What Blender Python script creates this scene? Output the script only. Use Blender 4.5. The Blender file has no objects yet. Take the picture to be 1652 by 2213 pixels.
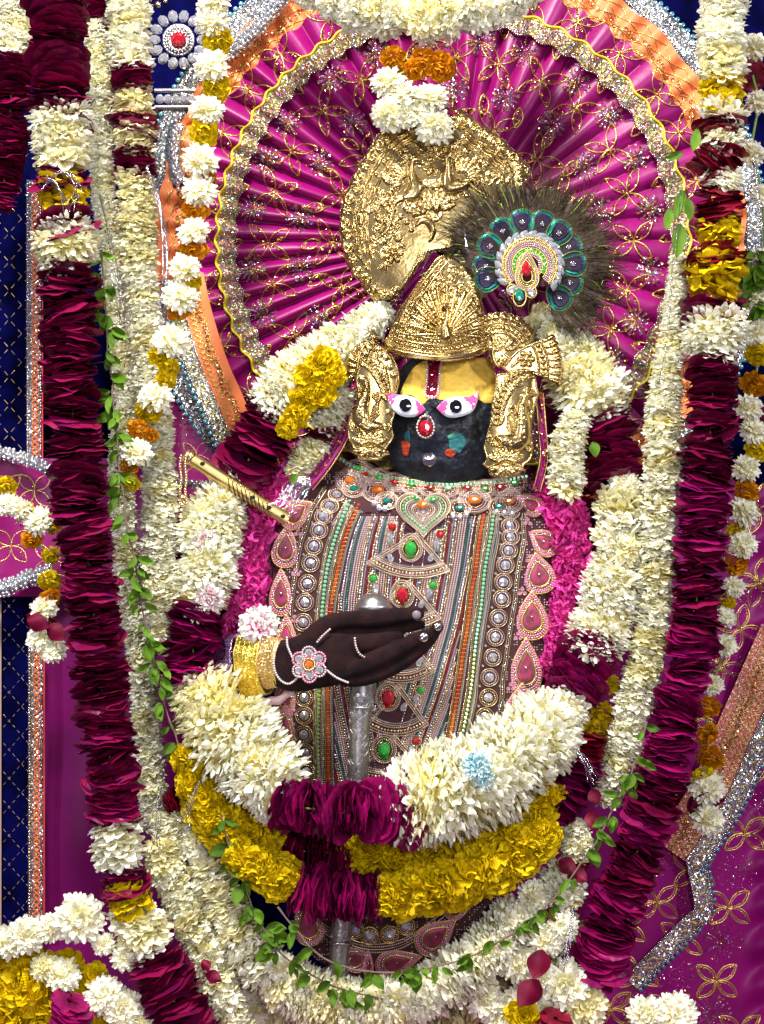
import bpy, math, random
import numpy as np
from mathutils import Vector, Matrix
random.seed(7); rng = np.random.default_rng(7)
sc = bpy.context.scene
COL = sc.collection
# ------------------------------------------------------------------ camera, world, lamps, exposure
D = 3.0; CZ = 1.4; K = 0.001
cam = bpy.data.cameras.new('camera'); co = bpy.data.objects.new('camera', cam); COL.objects.link(co)
co.location = (0, -D, CZ); co.rotation_euler = (math.radians(90), 0, 0)
cam.sensor_fit = 'VERTICAL'; cam.sensor_height = 24; cam.lens = 24*D/2.213; cam.clip_end = 50; cam.clip_start = .05
sc.camera = co
w = bpy.data.worlds.new('World'); sc.world = w; w.use_nodes = True
w.node_tree.nodes['Background'].inputs[0].default_value = (.60, .55, .82, 1)
w.node_tree.nodes['Background'].inputs[1].default_value = .19
def lamp(name, loc, target, size, power, color, spread=180):
    l = bpy.data.lights.new(name, 'AREA'); l.shape = 'SQUARE'; l.size = size; l.energy = power; l.color = color; l.spread = math.radians(spread)
    o = bpy.data.objects.new(name, l); COL.objects.link(o); o.location = loc
    o.rotation_euler = (Vector(target)-Vector(loc)).to_track_quat('-Z', 'Y').to_euler()
    o['label'] = name.replace('_', ' ')+' high in front of the shrine'
lamp('ceiling_lamp', (-.5, -2.0, 4.3), (0, .1, 1.3), .5, 245, (1, .97, .93))
lamp('left_lamp', (-2.6, -2.4, 2.9), (0, 0, 1.3), .3, 62, (.86, .9, 1))
lamp('right_lamp', (2.5, -2.2, 3.0), (0, 0, 1.2), .3, 58, (.95, .93, 1))
lamp('front_lamp', (.5, -3.6, 1.9), (0, 0, 1.1), .4, 40, (1, .98, .98))
lamp('low_lamp', (-.9, -3.0, .5), (0, 0, .9), .4, 10, (1, .95, .95))
sc.view_settings.view_transform = 'Standard'; sc.view_settings.look = 'None'
sc.view_settings.exposure = .12; sc.view_settings.gamma = 1

# ------------------------------------------------------------------ coordinates
# the frame is 1652 x 2213 mm at depth 0; PN puts a point at its real depth d (metres, + is away)
TL = {1:(0,0,.3924),2:(540.2,0,.3924),3:(1026.5,0,.3787),4:(0,540.2,.3924),5:(648.3,486.2,.3924),6:(1026.5,540.2,.3787),
      7:(0,1080.5,.3924),8:(486.2,999.5,.4578),9:(1026.5,1080.5,.3787),10:(0,1566.7,.3924),11:(540.2,1566.7,.3924),12:(1026.5,1566.7,.3787)}
def T(k, x, y): a, b, s = TL[k]; return (a+s*x, b+s*y)
def TT(k, pts): return [T(k, *p) for p in pts]
def PN(x, y, d):
    x = np.asarray(x, float); y = np.asarray(y, float); d = np.asarray(d, float)+0*x
    k = (D+d)/D*K
    return np.stack([(x-826)*k, d, CZ+(1106.5-y)*k], -1)
def P(x, y, d=0): return Vector(PN(x, y, d).tolist())

# ------------------------------------------------------------------ object helpers
def world_of(o):
    v = Vector((0, 0, 0))
    while o: v = v+o.location; o = o.parent
    return v
def tag(o, label=None, cat=None, group=None, kind=None):
    if label: o['label'] = label
    if cat: o['category'] = cat
    if group: o['group'] = group
    if kind: o['kind'] = kind
    return o
def thing(name, label, cat, loc, group=None):
    o = bpy.data.objects.new(name, None); COL.objects.link(o); o.location = loc; o.empty_display_size = .02
    return tag(o, label, cat, group)
def build(name, chunks, mat, parent=None, smooth=True, uvs=None, kind=None, label=None):
    """chunks: list of (verts Nx3, faces MxK) -> one mesh object"""
    vs, li, ls, off, lo = [], [], [], 0, 0
    for v, f in chunks:
        v = np.asarray(v, float); f = np.asarray(f, int)
        vs.append(v); li.append((f+off).ravel()); ls.append(lo+np.arange(f.shape[0])*f.shape[1])
        off += len(v); lo += f.size
    V = np.concatenate(vs); LI = np.concatenate(li); LS = np.concatenate(ls)
    org = np.array([V[:, 0].mean(), V[:, 1].mean(), V[:, 2].min()])
    V = V-org
    me = bpy.data.meshes.new(name)
    me.vertices.add(len(V)); me.vertices.foreach_set('co', V.ravel())
    me.loops.add(len(LI)); me.loops.foreach_set('vertex_index', LI.astype(np.int32))
    me.polygons.add(len(LS)); me.polygons.foreach_set('loop_start', LS.astype(np.int32))
    me.update(calc_edges=True)
    me.polygons.foreach_set('use_smooth', np.full(len(LS), smooth))
    if uvs is not None:
        U = np.concatenate(uvs)
        l = me.uv_layers.new(name='UVMap'); l.data.foreach_set('uv', U[LI].ravel())
    me.validate(); me.materials.append(mat)
    o = bpy.data.objects.new(name, me); COL.objects.link(o)
    org = Vector(org.tolist())
    if parent: o.parent = parent; o.location = org-world_of(parent)
    else: o.location = org
    if kind: o['kind'] = kind
    if label: o['label'] = label
    return o

# ------------------------------------------------------------------ shapes (all numpy)
def tube(pts, r, n=6, closed=False, cap=True):
    p = np.asarray(pts, float); m = len(p); r = np.broadcast_to(np.asarray(r, float), (m,))
    if closed: t = np.roll(p, -1, 0)-np.roll(p, 1, 0)
    else: t = np.gradient(p, axis=0)
    t /= np.linalg.norm(t, axis=1)[:, None]+1e-12
    ref = np.array([0, 1., 0]); a = np.cross(t, ref); bad = np.linalg.norm(a, axis=1) < .1
    a[bad] = np.cross(t[bad], [1, 0, 0]); a /= np.linalg.norm(a, axis=1)[:, None]+1e-12
    b = np.cross(t, a); an = np.arange(n)*2*math.pi/n
    V = p[:, None]+r[:, None, None]*(np.cos(an)[None, :, None]*a[:, None]+np.sin(an)[None, :, None]*b[:, None])
    i, j = np.meshgrid(np.arange(m if closed else m-1), np.arange(n), indexing='ij'); i = i.ravel(); j = j.ravel()
    i2 = (i+1) % m; j2 = (j+1) % n
    F = np.stack([i*n+j, i*n+j2, i2*n+j2, i2*n+j], 1)
    return V.reshape(-1, 3), F
def ico(sub=0):
    import bmesh
    bm = bmesh.new(); bmesh.ops.create_icosphere(bm, subdivisions=sub+1, radius=1)
    v = np.array([x.co[:] for x in bm.verts]); f = np.array([[q.index for q in p.verts] for p in bm.faces]); bm.free(); return v, f
ICO0, ICO1, ICO2 = ico(0), ico(1), ico(2)
def stamps(tpl, pos, r, sq=(1, 1, 1)):
    """copies of template at positions, radius r"""
    v, f = tpl; pos = np.asarray(pos, float).reshape(-1, 3); n = len(pos); r = np.broadcast_to(np.asarray(r, float), (n,))
    V = (v*np.array(sq))[None]*r[:, None, None]+pos[:, None]
    F = f[None]+(np.arange(n)*len(v))[:, None, None]
    return V.reshape(-1, 3), F.reshape(-1, f.shape[1])
def cr(pts, n=8, closed=False):
    """catmull-rom through points (any dimension)"""
    p = np.asarray(pts, float); m = len(p); out = []
    for i in range(m if closed else m-1):
        g = (lambda k: p[k % m]) if closed else (lambda k: p[min(max(k, 0), m-1)])
        a, b, c, d = g(i-1), g(i), g(i+1), g(i+2)
        for t in np.arange(n)/n:
            out.append(.5*((2*b)+(c-a)*t+(2*a-5*b+4*c-d)*t*t+(3*b-a-3*c+d)*t**3))
    if not closed: out.append(p[-1])
    return np.array(out)
def resample(p, step, closed=False):
    p = np.asarray(p, float)
    if closed: p = np.vstack([p, p[:1]])
    s = np.r_[0, np.cumsum(np.linalg.norm(np.diff(p[:, :2], axis=0), axis=1))]
    n = max(2, int(round(s[-1]/step))+(0 if closed else 1))
    q = np.linspace(0, s[-1], n, endpoint=not closed)
    return np.stack([np.interp(q, s, p[:, k]) for k in range(p.shape[1])], 1)
def grid_faces(nu, nv, closed_u=False):
    i, j = np.meshgrid(np.arange(nu if closed_u else nu-1), np.arange(nv-1), indexing='ij'); i = i.ravel(); j = j.ravel(); i2 = (i+1) % nu
    return np.stack([i*nv+j, i2*nv+j, i2*nv+j+1, i*nv+j+1], 1)
# smooth value noise
_N = rng.random((64, 64))
def vnoise(x, y):
    x = np.asarray(x, float); y = np.asarray(y, float)
    xi = np.floor(x).astype(int); yi = np.floor(y).astype(int); fx = x-xi; fy = y-yi
    fx = fx*fx*(3-2*fx); fy = fy*fy*(3-2*fy)
    g = lambda a, b: _N[a % 64, b % 64]
    return (g(xi, yi)*(1-fx)*(1-fy)+g(xi+1, yi)*fx*(1-fy)+g(xi, yi+1)*(1-fx)*fy+g(xi+1, yi+1)*fx*fy)*2-1

class Sheet:
    """embossed sheet: an outline filled with a dense grid whose relief H (mm) is stamped on it"""
    def __init__(s, outline, step, depth):
        o = np.asarray(outline, float); s.out = o; s.step = step; s.depth = depth
        x0, y0 = o.min(0)-2*step; x1, y1 = o.max(0)+2*step
        s.x = np.arange(x0, x1+step, step); s.y = np.arange(y0, y1+step, step)
        s.X, s.Y = np.meshgrid(s.x, s.y, indexing='ij'); s.H = np.zeros_like(s.X)
        best = np.full(s.X.shape, 1e9); s.NX = s.X.copy(); s.NY = s.Y.copy(); s.S = np.zeros_like(s.X); ins = np.zeros(s.X.shape, bool); acc = 0
        for i in range(len(o)):
            a = o[i]; b = o[(i+1) % len(o)]; e = b-a; L2 = e@e+1e-9
            t = np.clip(((s.X-a[0])*e[0]+(s.Y-a[1])*e[1])/L2, 0, 1); qx = a[0]+t*e[0]; qy = a[1]+t*e[1]
            d = (s.X-qx)**2+(s.Y-qy)**2; m = d < best
            best[m] = d[m]; s.NX[m] = qx[m]; s.NY[m] = qy[m]; s.S[m] = (acc+t*math.sqrt(L2))[m]; acc += math.sqrt(L2)
            c = ((a[1] > s.Y) != (b[1] > s.Y)); 
            if abs(e[1]) > 1e-9: ins ^= c & (s.X < e[0]*(s.Y-a[1])/e[1]+a[0])
        s.ins = ins; s.dist = np.sqrt(best); s.len = acc
    def win(s, x0, x1, y0, y1):
        i0, i1 = np.searchsorted(s.x, [x0, x1]); j0, j1 = np.searchsorted(s.y, [y0, y1]); return slice(i0, i1), slice(j0, j1)
    def dot(s, x, y, r, h, ring=False):
        W = s.win(x-r, x+r, y-r, y+r); d = np.hypot(s.X[W]-x, s.Y[W]-y)/r
        g = h*np.sqrt(np.clip(1-d*d, 0, 1))
        if ring: g = h*np.sqrt(np.clip(1-((d-.72)/.28)**2, 0, 1))
        s.H[W] = np.maximum(s.H[W], g)
    def ridge(s, pts, wd, h, rough=0):
        p = np.asarray(pts, float); wd = np.broadcast_to(np.asarray(wd, float), (len(p),))
        for i in range(len(p)-1):
            a, b = p[i], p[i+1]; wm = max(wd[i], wd[i+1])
            W = s.win(min(a[0], b[0])-wm, max(a[0], b[0])+wm, min(a[1], b[1])-wm, max(a[1], b[1])+wm)
            X = s.X[W]; Y = s.Y[W]
            if X.size == 0: continue
            e = b-a; t = np.clip(((X-a[0])*e[0]+(Y-a[1])*e[1])/(e@e+1e-9), 0, 1)
            ww = wd[i]+(wd[i+1]-wd[i])*t; d = np.hypot(X-a[0]-t*e[0], Y-a[1]-t*e[1])/np.maximum(ww, .1)
            s.H[W] = np.maximum(s.H[W], h*np.sqrt(np.clip(1-d*d, 0, 1))*np.clip(ww/(wm+.01), 0, 1)**.5)
    def leaf(s, x, y, ang, L, wd, h, bend=0):
        t = np.linspace(0, 1, 9); a = ang+bend*t
        px = x+np.cumsum(np.cos(a))*L/9; py = y+np.cumsum(np.sin(a))*L/9
        s.ridge(np.stack([px, py], 1), wd*np.sin(np.pi*(t*.92+.06))**.8, h)
        W = s.win(min(px)-wd, max(px)+wd, min(py)-wd, max(py)+wd)
        for i in range(len(t)-1):       # mid groove
            X = s.X[W]; Y = s.Y[W]; e0 = px[i+1]-px[i]; e1 = py[i+1]-py[i]
            q = np.clip(((X-px[i])*e0+(Y-py[i])*e1)/(e0*e0+e1*e1), 0, 1); d = np.hypot(X-px[i]-q*e0, Y-py[i]-q*e1)
            s.H[W] -= .25*h*np.exp(-(d/(.16*wd))**2)*(1 if i % 2 == 0 else .0)
    def scroll(s, x, y, R, ang, sgn=1, turns=1.4, wd=3, h=4):
        t = np.linspace(0, 1, int(18*turns)+4); a = ang+sgn*t*turns*2*math.pi; r = R*(1-.82*t)
        s.ridge(np.stack([x+r*np.cos(a), y+r*np.sin(a)], 1), wd*(1-.35*t), h); s.dot(x, y, wd*1.15, h*1.2)
    def band(s, d, wd, h, mask=None, period=0, kind='rope'):
        q = np.clip(1-((s.dist-d)/wd)**2, 0, 1)
        if period:
            n = max(1, round(s.len/period)); ph = s.S/s.len*n
            if kind == 'rope': g = h*np.sqrt(q)*(.62+.38*np.abs(np.sin(math.pi*(ph+(s.dist-d)/wd*.5))))
            else:
                u = (ph % 1-.5)*2*(s.len/n/2)/wd; g = h*np.sqrt(np.clip(1-u*u-((s.dist-d)/wd)**2, 0, 1))
        else: g = h*np.sqrt(q)
        if mask is not None: g = g*mask
        s.H = np.where(s.ins, np.maximum(s.H, g), s.H)
    def build(s, name, mat, parent, edge=3, ew=3, skirt=6, grain=0, smooth=True, kind=None, label=None, jit=None):
        H = s.H.copy()
        H = H-edge*np.exp(-(s.dist/ew)**2)
        if grain: H = H+grain*(vnoise(s.X/3., s.Y/3.)*.5+vnoise(s.X/7.+9, s.Y/7.)*.8)
        inc = s.ins | (s.dist <= s.step*1.45)
        X = np.where(s.ins, s.X, s.NX); Y = np.where(s.ins, s.Y, s.NY)
        cell = inc[:-1, :-1] & inc[1:, :-1] & inc[1:, 1:] & inc[:-1, 1:]
        any_in = (s.ins[:-1, :-1].astype(int)+s.ins[1:, :-1]+s.ins[1:, 1:]+s.ins[:-1, 1:]) >= 1
        cell &= any_in
        idx = np.arange(X.size).reshape(X.shape); c = np.nonzero(cell)
        F = np.stack([idx[c[0], c[1]], idx[c[0], c[1]+1], idx[c[0]+1, c[1]+1], idx[c[0]+1, c[1]]], 1)
        used = np.unique(F); remap = np.full(X.size, -1); remap[used] = np.arange(len(used)); F = remap[F]
        xs = X.ravel()[used]; ys = Y.ravel()[used]; dd = s.depth(xs, ys)-H.ravel()[used]*K
        V = PN(xs, ys, dd)
        E = np.concatenate([F[:, [0, 1]], F[:, [1, 2]], F[:, [2, 3]], F[:, [3, 0]]])
        key = np.sort(E, 1); kk = key[:, 0]*len(V)+key[:, 1]; u, inv, cnt = np.unique(kk, return_inverse=True, return_counts=True)
        B = E[cnt[inv] == 1]; bv = np.unique(B); m2 = np.full(len(V), -1); m2[bv] = len(V)+np.arange(len(bv))
        V2 = PN(xs[bv], ys[bv], dd[bv]+skirt*K)
        SF = np.stack([B[:, 0], m2[B[:, 0]], m2[B[:, 1]], B[:, 1]], 1)
        V = np.vstack([V, V2]); F = np.vstack([F[:, ::1], SF])
        return build(name, [(V, F)], mat, parent, smooth, kind=kind, label=label)

# ------------------------------------------------------------------ materials
def mat(name, color, rough=.5, metal=0, spec=.5, **kw):
    m = bpy.data.materials.new(name); m.use_nodes = True; b = m.node_tree.nodes['Principled BSDF']
    b.inputs['Base Color'].default_value = (*color, 1); b.inputs['Roughness'].default_value = rough
    b.inputs['Metallic'].default_value = metal; b.inputs['Specular IOR Level'].default_value = spec
    for k, v in kw.items(): b.inputs[k.replace('_', ' ')].default_value = v
    return m
def N(m, t): return m.node_tree.nodes.new(t)
def LK(m, a, b): m.node_tree.links.new(a, b)
def bsdf(m): return m.node_tree.nodes['Principled BSDF']
def noisy(m, c1, c2, scale, detail=3, lo=.35, hi=.65, coord='Object', rand=0, extra=None):
    """base colour varies between c1 and c2 (c3) with noise, per-object offset"""
    n = N(m, 'ShaderNodeTexNoise'); n.inputs['Scale'].default_value = scale; n.inputs['Detail'].default_value = detail
    tc = N(m, 'ShaderNodeTexCoord'); oi = N(m, 'ShaderNodeObjectInfo')
    ad = N(m, 'ShaderNodeVectorMath'); ad.operation = 'ADD'; sc_ = N(m, 'ShaderNodeMath'); sc_.operation = 'MULTIPLY'; sc_.inputs[1].default_value = 37
    LK(m, oi.outputs['Random'], sc_.inputs[0]); LK(m, tc.outputs[coord], ad.inputs[0]); LK(m, sc_.outputs[0], ad.inputs[1]); LK(m, ad.outputs[0], n.inputs['Vector'])
    r = N(m, 'ShaderNodeValToRGB'); e = r.color_ramp.elements; e[0].position = lo; e[0].color = (*c1, 1); e[1].position = hi; e[1].color = (*c2, 1)
    if extra:
        x = e.new(extra[0]); x.color = (*extra[1], 1)
    LK(m, n.outputs[0], r.inputs[0])
    out = r.outputs[0]
    if rand:
        h = N(m, 'ShaderNodeHueSaturation'); mr = N(m, 'ShaderNodeMapRange'); mr.inputs[3].default_value = 1-rand; mr.inputs[4].default_value = 1+rand
        LK(m, oi.outputs['Random'], mr.inputs[0]); LK(m, mr.outputs[0], h.inputs['Value']); LK(m, out, h.inputs['Color']); out = h.outputs[0]
    LK(m, out, bsdf(m).inputs['Base Color'])
    return out
def bump(m, scale, strength=.3, dist=.002, kind='noise', detail=4, coord='Object', stretch=(1, 1, 1)):
    tc = N(m, 'ShaderNodeTexCoord'); mp = N(m, 'ShaderNodeMapping'); mp.inputs['Scale'].default_value = stretch
    n = N(m, {'noise': 'ShaderNodeTexNoise', 'voronoi': 'ShaderNodeTexVoronoi', 'wave': 'ShaderNodeTexWave'}[kind]); n.inputs['Scale'].default_value = scale
    if kind == 'noise': n.inputs['Detail'].default_value = detail
    LK(m, tc.outputs[coord], mp.inputs[0]); LK(m, mp.outputs[0], n.inputs['Vector'])
    b = N(m, 'ShaderNodeBump'); b.inputs['Strength'].default_value = strength; b.inputs['Distance'].default_value = dist
    LK(m, n.outputs[0], b.inputs['Height']); LK(m, b.outputs[0], bsdf(m).inputs['Normal'])
    return m
def translucent(m, color_out, amount, tint=None):
    """petals let light through"""
    t = N(m, 'ShaderNodeBsdfTranslucent'); mx = N(m, 'ShaderNodeMixShader'); mx.inputs[0].default_value = amount
    LK(m, color_out, t.inputs[0]); out = m.node_tree.nodes['Material Output']
    LK(m, bsdf(m).outputs[0], mx.inputs[1]); LK(m, t.outputs[0], mx.inputs[2]); LK(m, mx.outputs[0], out.inputs[0])
def petal_mat(name, base, tip, dark, rough=.5, trans=.25, lo=.0, hi=.6, rand=.12, veins=60, sheen=0, mott=.5, spec=.4, wave=.35):
    m = mat(name, tip, rough, spec=spec)
    uv = N(m, 'ShaderNodeUVMap'); sp = N(m, 'ShaderNodeSeparateXYZ'); LK(m, uv.outputs[0], sp.inputs[0])
    r = N(m, 'ShaderNodeValToRGB'); e = r.color_ramp.elements; e[0].position = lo; e[0].color = (*base, 1); e[1].position = hi; e[1].color = (*tip, 1)
    LK(m, sp.outputs[1], r.inputs[0])
    n = N(m, 'ShaderNodeTexNoise'); n.inputs['Scale'].default_value = 2.2; n.inputs['Detail'].default_value = 4
    tc = N(m, 'ShaderNodeTexCoord'); oi = N(m, 'ShaderNodeObjectInfo'); ad = N(m, 'ShaderNodeVectorMath'); ad.operation = 'ADD'
    mu = N(m, 'ShaderNodeMath'); mu.operation = 'MULTIPLY'; mu.inputs[1].default_value = 41; LK(m, oi.outputs['Random'], mu.inputs[0])
    LK(m, tc.outputs['Object'], ad.inputs[0]); LK(m, mu.outputs[0], ad.inputs[1]); LK(m, ad.outputs[0], n.inputs['Vector'])
    mr = N(m, 'ShaderNodeMapRange'); mr.inputs[1].default_value = .5; mr.inputs[2].default_value = .75; mr.inputs[4].default_value = mott; LK(m, n.outputs[0], mr.inputs[0])
    mx = N(m, 'ShaderNodeMixRGB'); mx.inputs[2].default_value = (*dark, 1); LK(m, mr.outputs[0], mx.inputs[0]); LK(m, r.outputs[0], mx.inputs[1])
    h = N(m, 'ShaderNodeHueSaturation'); m2 = N(m, 'ShaderNodeMapRange'); m2.inputs[3].default_value = 1-rand; m2.inputs[4].default_value = 1+rand*.6
    LK(m, oi.outputs['Random'], m2.inputs[0]); LK(m, m2.outputs[0], h.inputs['Value']); LK(m, mx.outputs[0], h.inputs['Color'])
    LK(m, h.outputs[0], bsdf(m).inputs['Base Color'])
    wv = N(m, 'ShaderNodeTexWave'); wv.inputs['Scale'].default_value = 2.6; wv.inputs['Distortion'].default_value = .6; LK(m, uv.outputs[0], wv.inputs['Vector'])
    b = N(m, 'ShaderNodeBump'); b.inputs['Strength'].default_value = wave; b.inputs['Distance'].default_value = .02
    LK(m, wv.outputs[0], b.inputs['Height']); LK(m, b.outputs[0], bsdf(m).inputs['Normal'])
    if trans: translucent(m, h.outputs[0], trans)
    return m
M = {}
M['white'] = petal_mat('white_petal', (.88, .78, .22), (.95, .94, .79), (.92, .87, .46), .6, .28, 0, .5, .04, spec=.2, wave=.2)
M['cream'] = petal_mat('cream_petal', (.88, .76, .16), (.95, .91, .60), (.88, .78, .38), .6, .28, 0, .65, .05, spec=.2, wave=.2)
M['pinkstain'] = petal_mat('pink_stained_petal', (.70, .05, .30), (.94, .92, .84), (.85, .4, .55), .6, .15, .1, .55, .05, spec=.2)
M['bluestain'] = petal_mat('blue_stained_petal', (.12, .50, .60), (.82, .93, .90), (.45, .78, .84), .6, .15, .1, .9, .05, spec=.2)
M['yellow'] = petal_mat('yellow_petal', (.52, .31, 0), (.80, .58, .0), (.62, .40, 0), .55, .2, 0, .5, .12, spec=.22)
M['orange'] = petal_mat('orange_petal', (.40, .12, 0), (.74, .28, .0), (.50, .14, 0), .55, .2, 0, .5, .15, spec=.2)
M['maroon'] = petal_mat('maroon_rose_petal', (.09, .0, .020), (.185, .001, .040), (.06, .0, .055), .45, .06, .2, .9, .3, mott=.8, spec=.28, wave=.06)
M['plum'] = petal_mat('magenta_rose_petal', (.11, .0, .03), (.25, .001, .075), (.07, .0, .06), .45, .06, .2, .9, .3, mott=.9, spec=.3, wave=.06)
M['red'] = petal_mat('red_rose_petal', (.12, .0, .012), (.20, .001, .016), (.07, .0, .02), .42, .08, .2, .9, .2, mott=.6, wave=.06)
M['pink'] = petal_mat('pink_petal', (.75, .05, .30), (.90, .06, .42), (.62, .01, .24), .33, .22, 0, .8, .2)
M['leaf'] = petal_mat('leaf_green', (.08, .17, .006), (.12, .25, .012), (.06, .12, .01), .5, .15, 0, .8, .35, spec=.25)
M['stem'] = bump(mat('stem_brown', (.16, .11, .08), .8), 300, .4)
M['greenstem'] = mat('stem_green', (.16, .26, .03), .6)
M['gold'] = mat('embossed_gold', (.56, .41, .17), .25, 1); bump(M['gold'], 160, .05, .001)
noisy(M['gold'], (.36, .25, .10), (.58, .44, .19), 22)
M['goldthread'] = mat('gold_thread', (.74, .56, .16), .32, .85); bump(M['goldthread'], 900, .5, .001)
M['goldbead'] = mat('gold_bead', (.80, .62, .34), .2, 1)
M['pearl'] = mat('pink_pearl', (.60, .42, .42), .2, .4, Coat_Weight=.5)
M['pearlw'] = mat('white_pearl', (.62, .52, .52), .2, .2, Coat_Weight=.5)
M['silverbead'] = mat('silver_bead', (.70, .62, .62), .14, 1)
M['crystal'] = mat('crystal', (.84, .84, .90), .07, .8, Coat_Weight=1)
M['ruby'] = mat('ruby_glass', (.50, .005, .02), .08, .35, 1, Coat_Weight=1)
M['emerald'] = mat('green_glass', (.03, .42, .05), .08, .35, 1, Coat_Weight=1)
M['teal'] = mat('teal_glass', (.0, .22, .16), .08, .3, 1, Coat_Weight=1)
M['amber'] = mat('orange_glass', (.72, .17, .01), .1, .3, 1, Coat_Weight=1)
M['mint'] = mat('mint_glass', (.32, .75, .45), .1, .5, 1, Coat_Weight=1)
M['lime'] = mat('lime_glass', (.34, .52, .12), .1, .4, 1, Coat_Weight=1)
M['redsq'] = mat('orange_red_glass', (.60, .07, .015), .12, .35, 1, Coat_Weight=1); noisy(M['redsq'], (.50, .02, .01), (.72, .16, .02), 18)
M['velvet'] = mat('brown_velvet', (.055, .020, .024), .9, spec=.15, Sheen_Weight=.1); bump(M['velvet'], 700, .3)
M['silver'] = mat('engraved_silver', (.36, .345, .35), .38, 1); bump(M['silver'], 130, .5, .002)
M['stone'] = mat('dark_stone', (.035, .04, .055), .38, spec=.35)
noisy(M['stone'], (.004, .005, .009), (.017, .022, .034), 26, 6)
bump(M['stone'], 60, .9, .006, detail=10)
M['paste'] = mat('sandalwood_paste', (.78, .56, .12), .8, spec=.2); noisy(M['paste'], (.78, .50, .075), (.52, .38, .12), 20, 6, .54, .7); bump(M['paste'], 60, .5, .002)
M['eyewhite'] = mat('white_enamel', (.78, .80, .88), .08, Coat_Weight=1)
M['eyepink'] = mat('pink_enamel', (.72, .08, .28), .12, Coat_Weight=1)
M['eyeblack'] = mat('black_enamel', (.004, .004, .005), .05, Coat_Weight=1)
M['glove'] = mat('brown_knit', (.02, .008, .008), .9, spec=.15); noisy(M['glove'], (.009, .004, .006), (.026, .009, .008), 30)
def satin(name, c, rough=.38):
    m = mat(name, c, rough, spec=.36, Sheen_Weight=.0); m.node_tree.nodes['Principled BSDF'].inputs['Sheen Tint'].default_value = (1, .4, .9, 1)
    noisy(m, tuple(q*.85 for q in c), tuple(min(1, q*1.12) for q in c), 9); bump(m, 16, .35, .006, detail=5); return m
M['magenta'] = satin('magenta_satin', (.225, .0003, .104), .42)
M['drape'] = satin('drape_magenta', (.27, .0005, .15), .5)
M['purple'] = satin('purple_satin', (.19, .0008, .105), .5)
M['orangecloth'] = satin('orange_satin', (.80, .20, .06), .5)
M['blue'] = mat('navy_velvet', (.006, .008, .10), .9, spec=.03); noisy(M['blue'], (.0003, .0004, .012), (.0014, .0018, .045), 14); bump(M['blue'], 500, .3)
def glitter(name, cols, scale=420, rough=.25, metal=.9):
    m = mat(name, cols[0], rough, metal); v = N(m, 'ShaderNodeTexVoronoi'); v.inputs['Scale'].default_value = scale
    tc = N(m, 'ShaderNodeTexCoord'); LK(m, tc.outputs['Object'], v.inputs['Vector'])
    sp = N(m, 'ShaderNodeSeparateColor'); LK(m, v.outputs['Color'], sp.inputs[0])
    r = N(m, 'ShaderNodeValToRGB'); r.color_ramp.interpolation = 'CONSTANT'; e = r.color_ramp.elements
    e[0].color = (*cols[0], 1); e[1].position = 1/len(cols); e[1].color = (*cols[1], 1)
    for i, c in enumerate(cols[2:]): x = e.new((i+2)/len(cols)); x.color = (*c, 1)
    LK(m, sp.outputs[0], r.inputs[0]); LK(m, r.outputs[0], bsdf(m).inputs['Base Color'])
    # every flake is tilted its own way
    g = N(m, 'ShaderNodeNewGeometry'); s1 = N(m, 'ShaderNodeVectorMath'); s1.operation = 'SUBTRACT'; s1.inputs[1].default_value = (.5, .5, .5); LK(m, v.outputs['Color'], s1.inputs[0])
    s2 = N(m, 'ShaderNodeVectorMath'); s2.operation = 'SCALE'; s2.inputs['Scale'].default_value = 1.1; LK(m, s1.outputs[0], s2.inputs[0])
    s3 = N(m, 'ShaderNodeVectorMath'); s3.operation = 'ADD'; LK(m, g.outputs['Normal'], s3.inputs[0]); LK(m, s2.outputs[0], s3.inputs[1])
    s4 = N(m, 'ShaderNodeVectorMath'); s4.operation = 'NORMALIZE'; LK(m, s3.outputs[0], s4.inputs[0]); LK(m, s4.outputs[0], bsdf(m).inputs['Normal'])
    return m
M['lace'] = glitter('iridescent_lace', [(.42, .38, .20), (.50, .38, .05), (.24, .42, .06), (.60, .16, .10), (.60, .60, .62), (.46, .42, .18), (.40, .36, .10)], 420, .3, .75)
M['sillace'] = glitter('silver_lace', [(.62, .62, .68), (.45, .55, .65), (.8, .78, .8), (.6, .5, .25), (.3, .42, .5)], 380)
M['seq'] = glitter('gold_sequin', [(.85, .62, .15), (.8, .4, .12), (.75, .6, .3), (.7, .1, .1)], 240, .18)
M['seqi'] = glitter('iridescent_sequin', [(.85, .7, .8), (.8, .1, .12), (.8, .6, .2), (.8, .25, .6), (.4, .75, .35), (.35, .3, .8), (.9, .85, .9)], 240, .2)
M['tinsel'] = mat('silver_tinsel', (.85, .87, .92), .12, 1)
M['purpletinsel'] = glitter('purple_tinsel', [(.6, .58, .7), (.35, .1, .5), (.75, .3, .6), (.2, .2, .6)], 300)
M['rosenet'] = glitter('rose_orange_net', [(.75, .22, .08), (.6, .1, .15), (.7, .35, .2), (.65, .5, .45), (.8, .18, .06)], 500, .4, .4)
M['redpetal'] = mat('loose_red_petal', (.24, .001, .02), .5, spec=.2); noisy(M['redpetal'], (.08, 0, .015), (.17, .001, .022), 14)
M['teal_sheet'] = mat('peacock_teal', (.0, .22, .18), .3, .5); noisy(M['teal_sheet'], (0, .10, .14), (.0, .33, .24), 60)
M['indigo'] = mat('peacock_indigo', (.015, .006, .16), .3, .4); noisy(M['indigo'], (.002, .002, .045), (.022, .003, .12), 60)
M['bronze'] = mat('peacock_bronze', (.16, .10, .06), .5, .3); noisy(M['bronze'], (.022, .014, .008), (.075, .04, .022), 60); bump(M['bronze'], 200, .4, stretch=(1, 1, .2))
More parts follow.
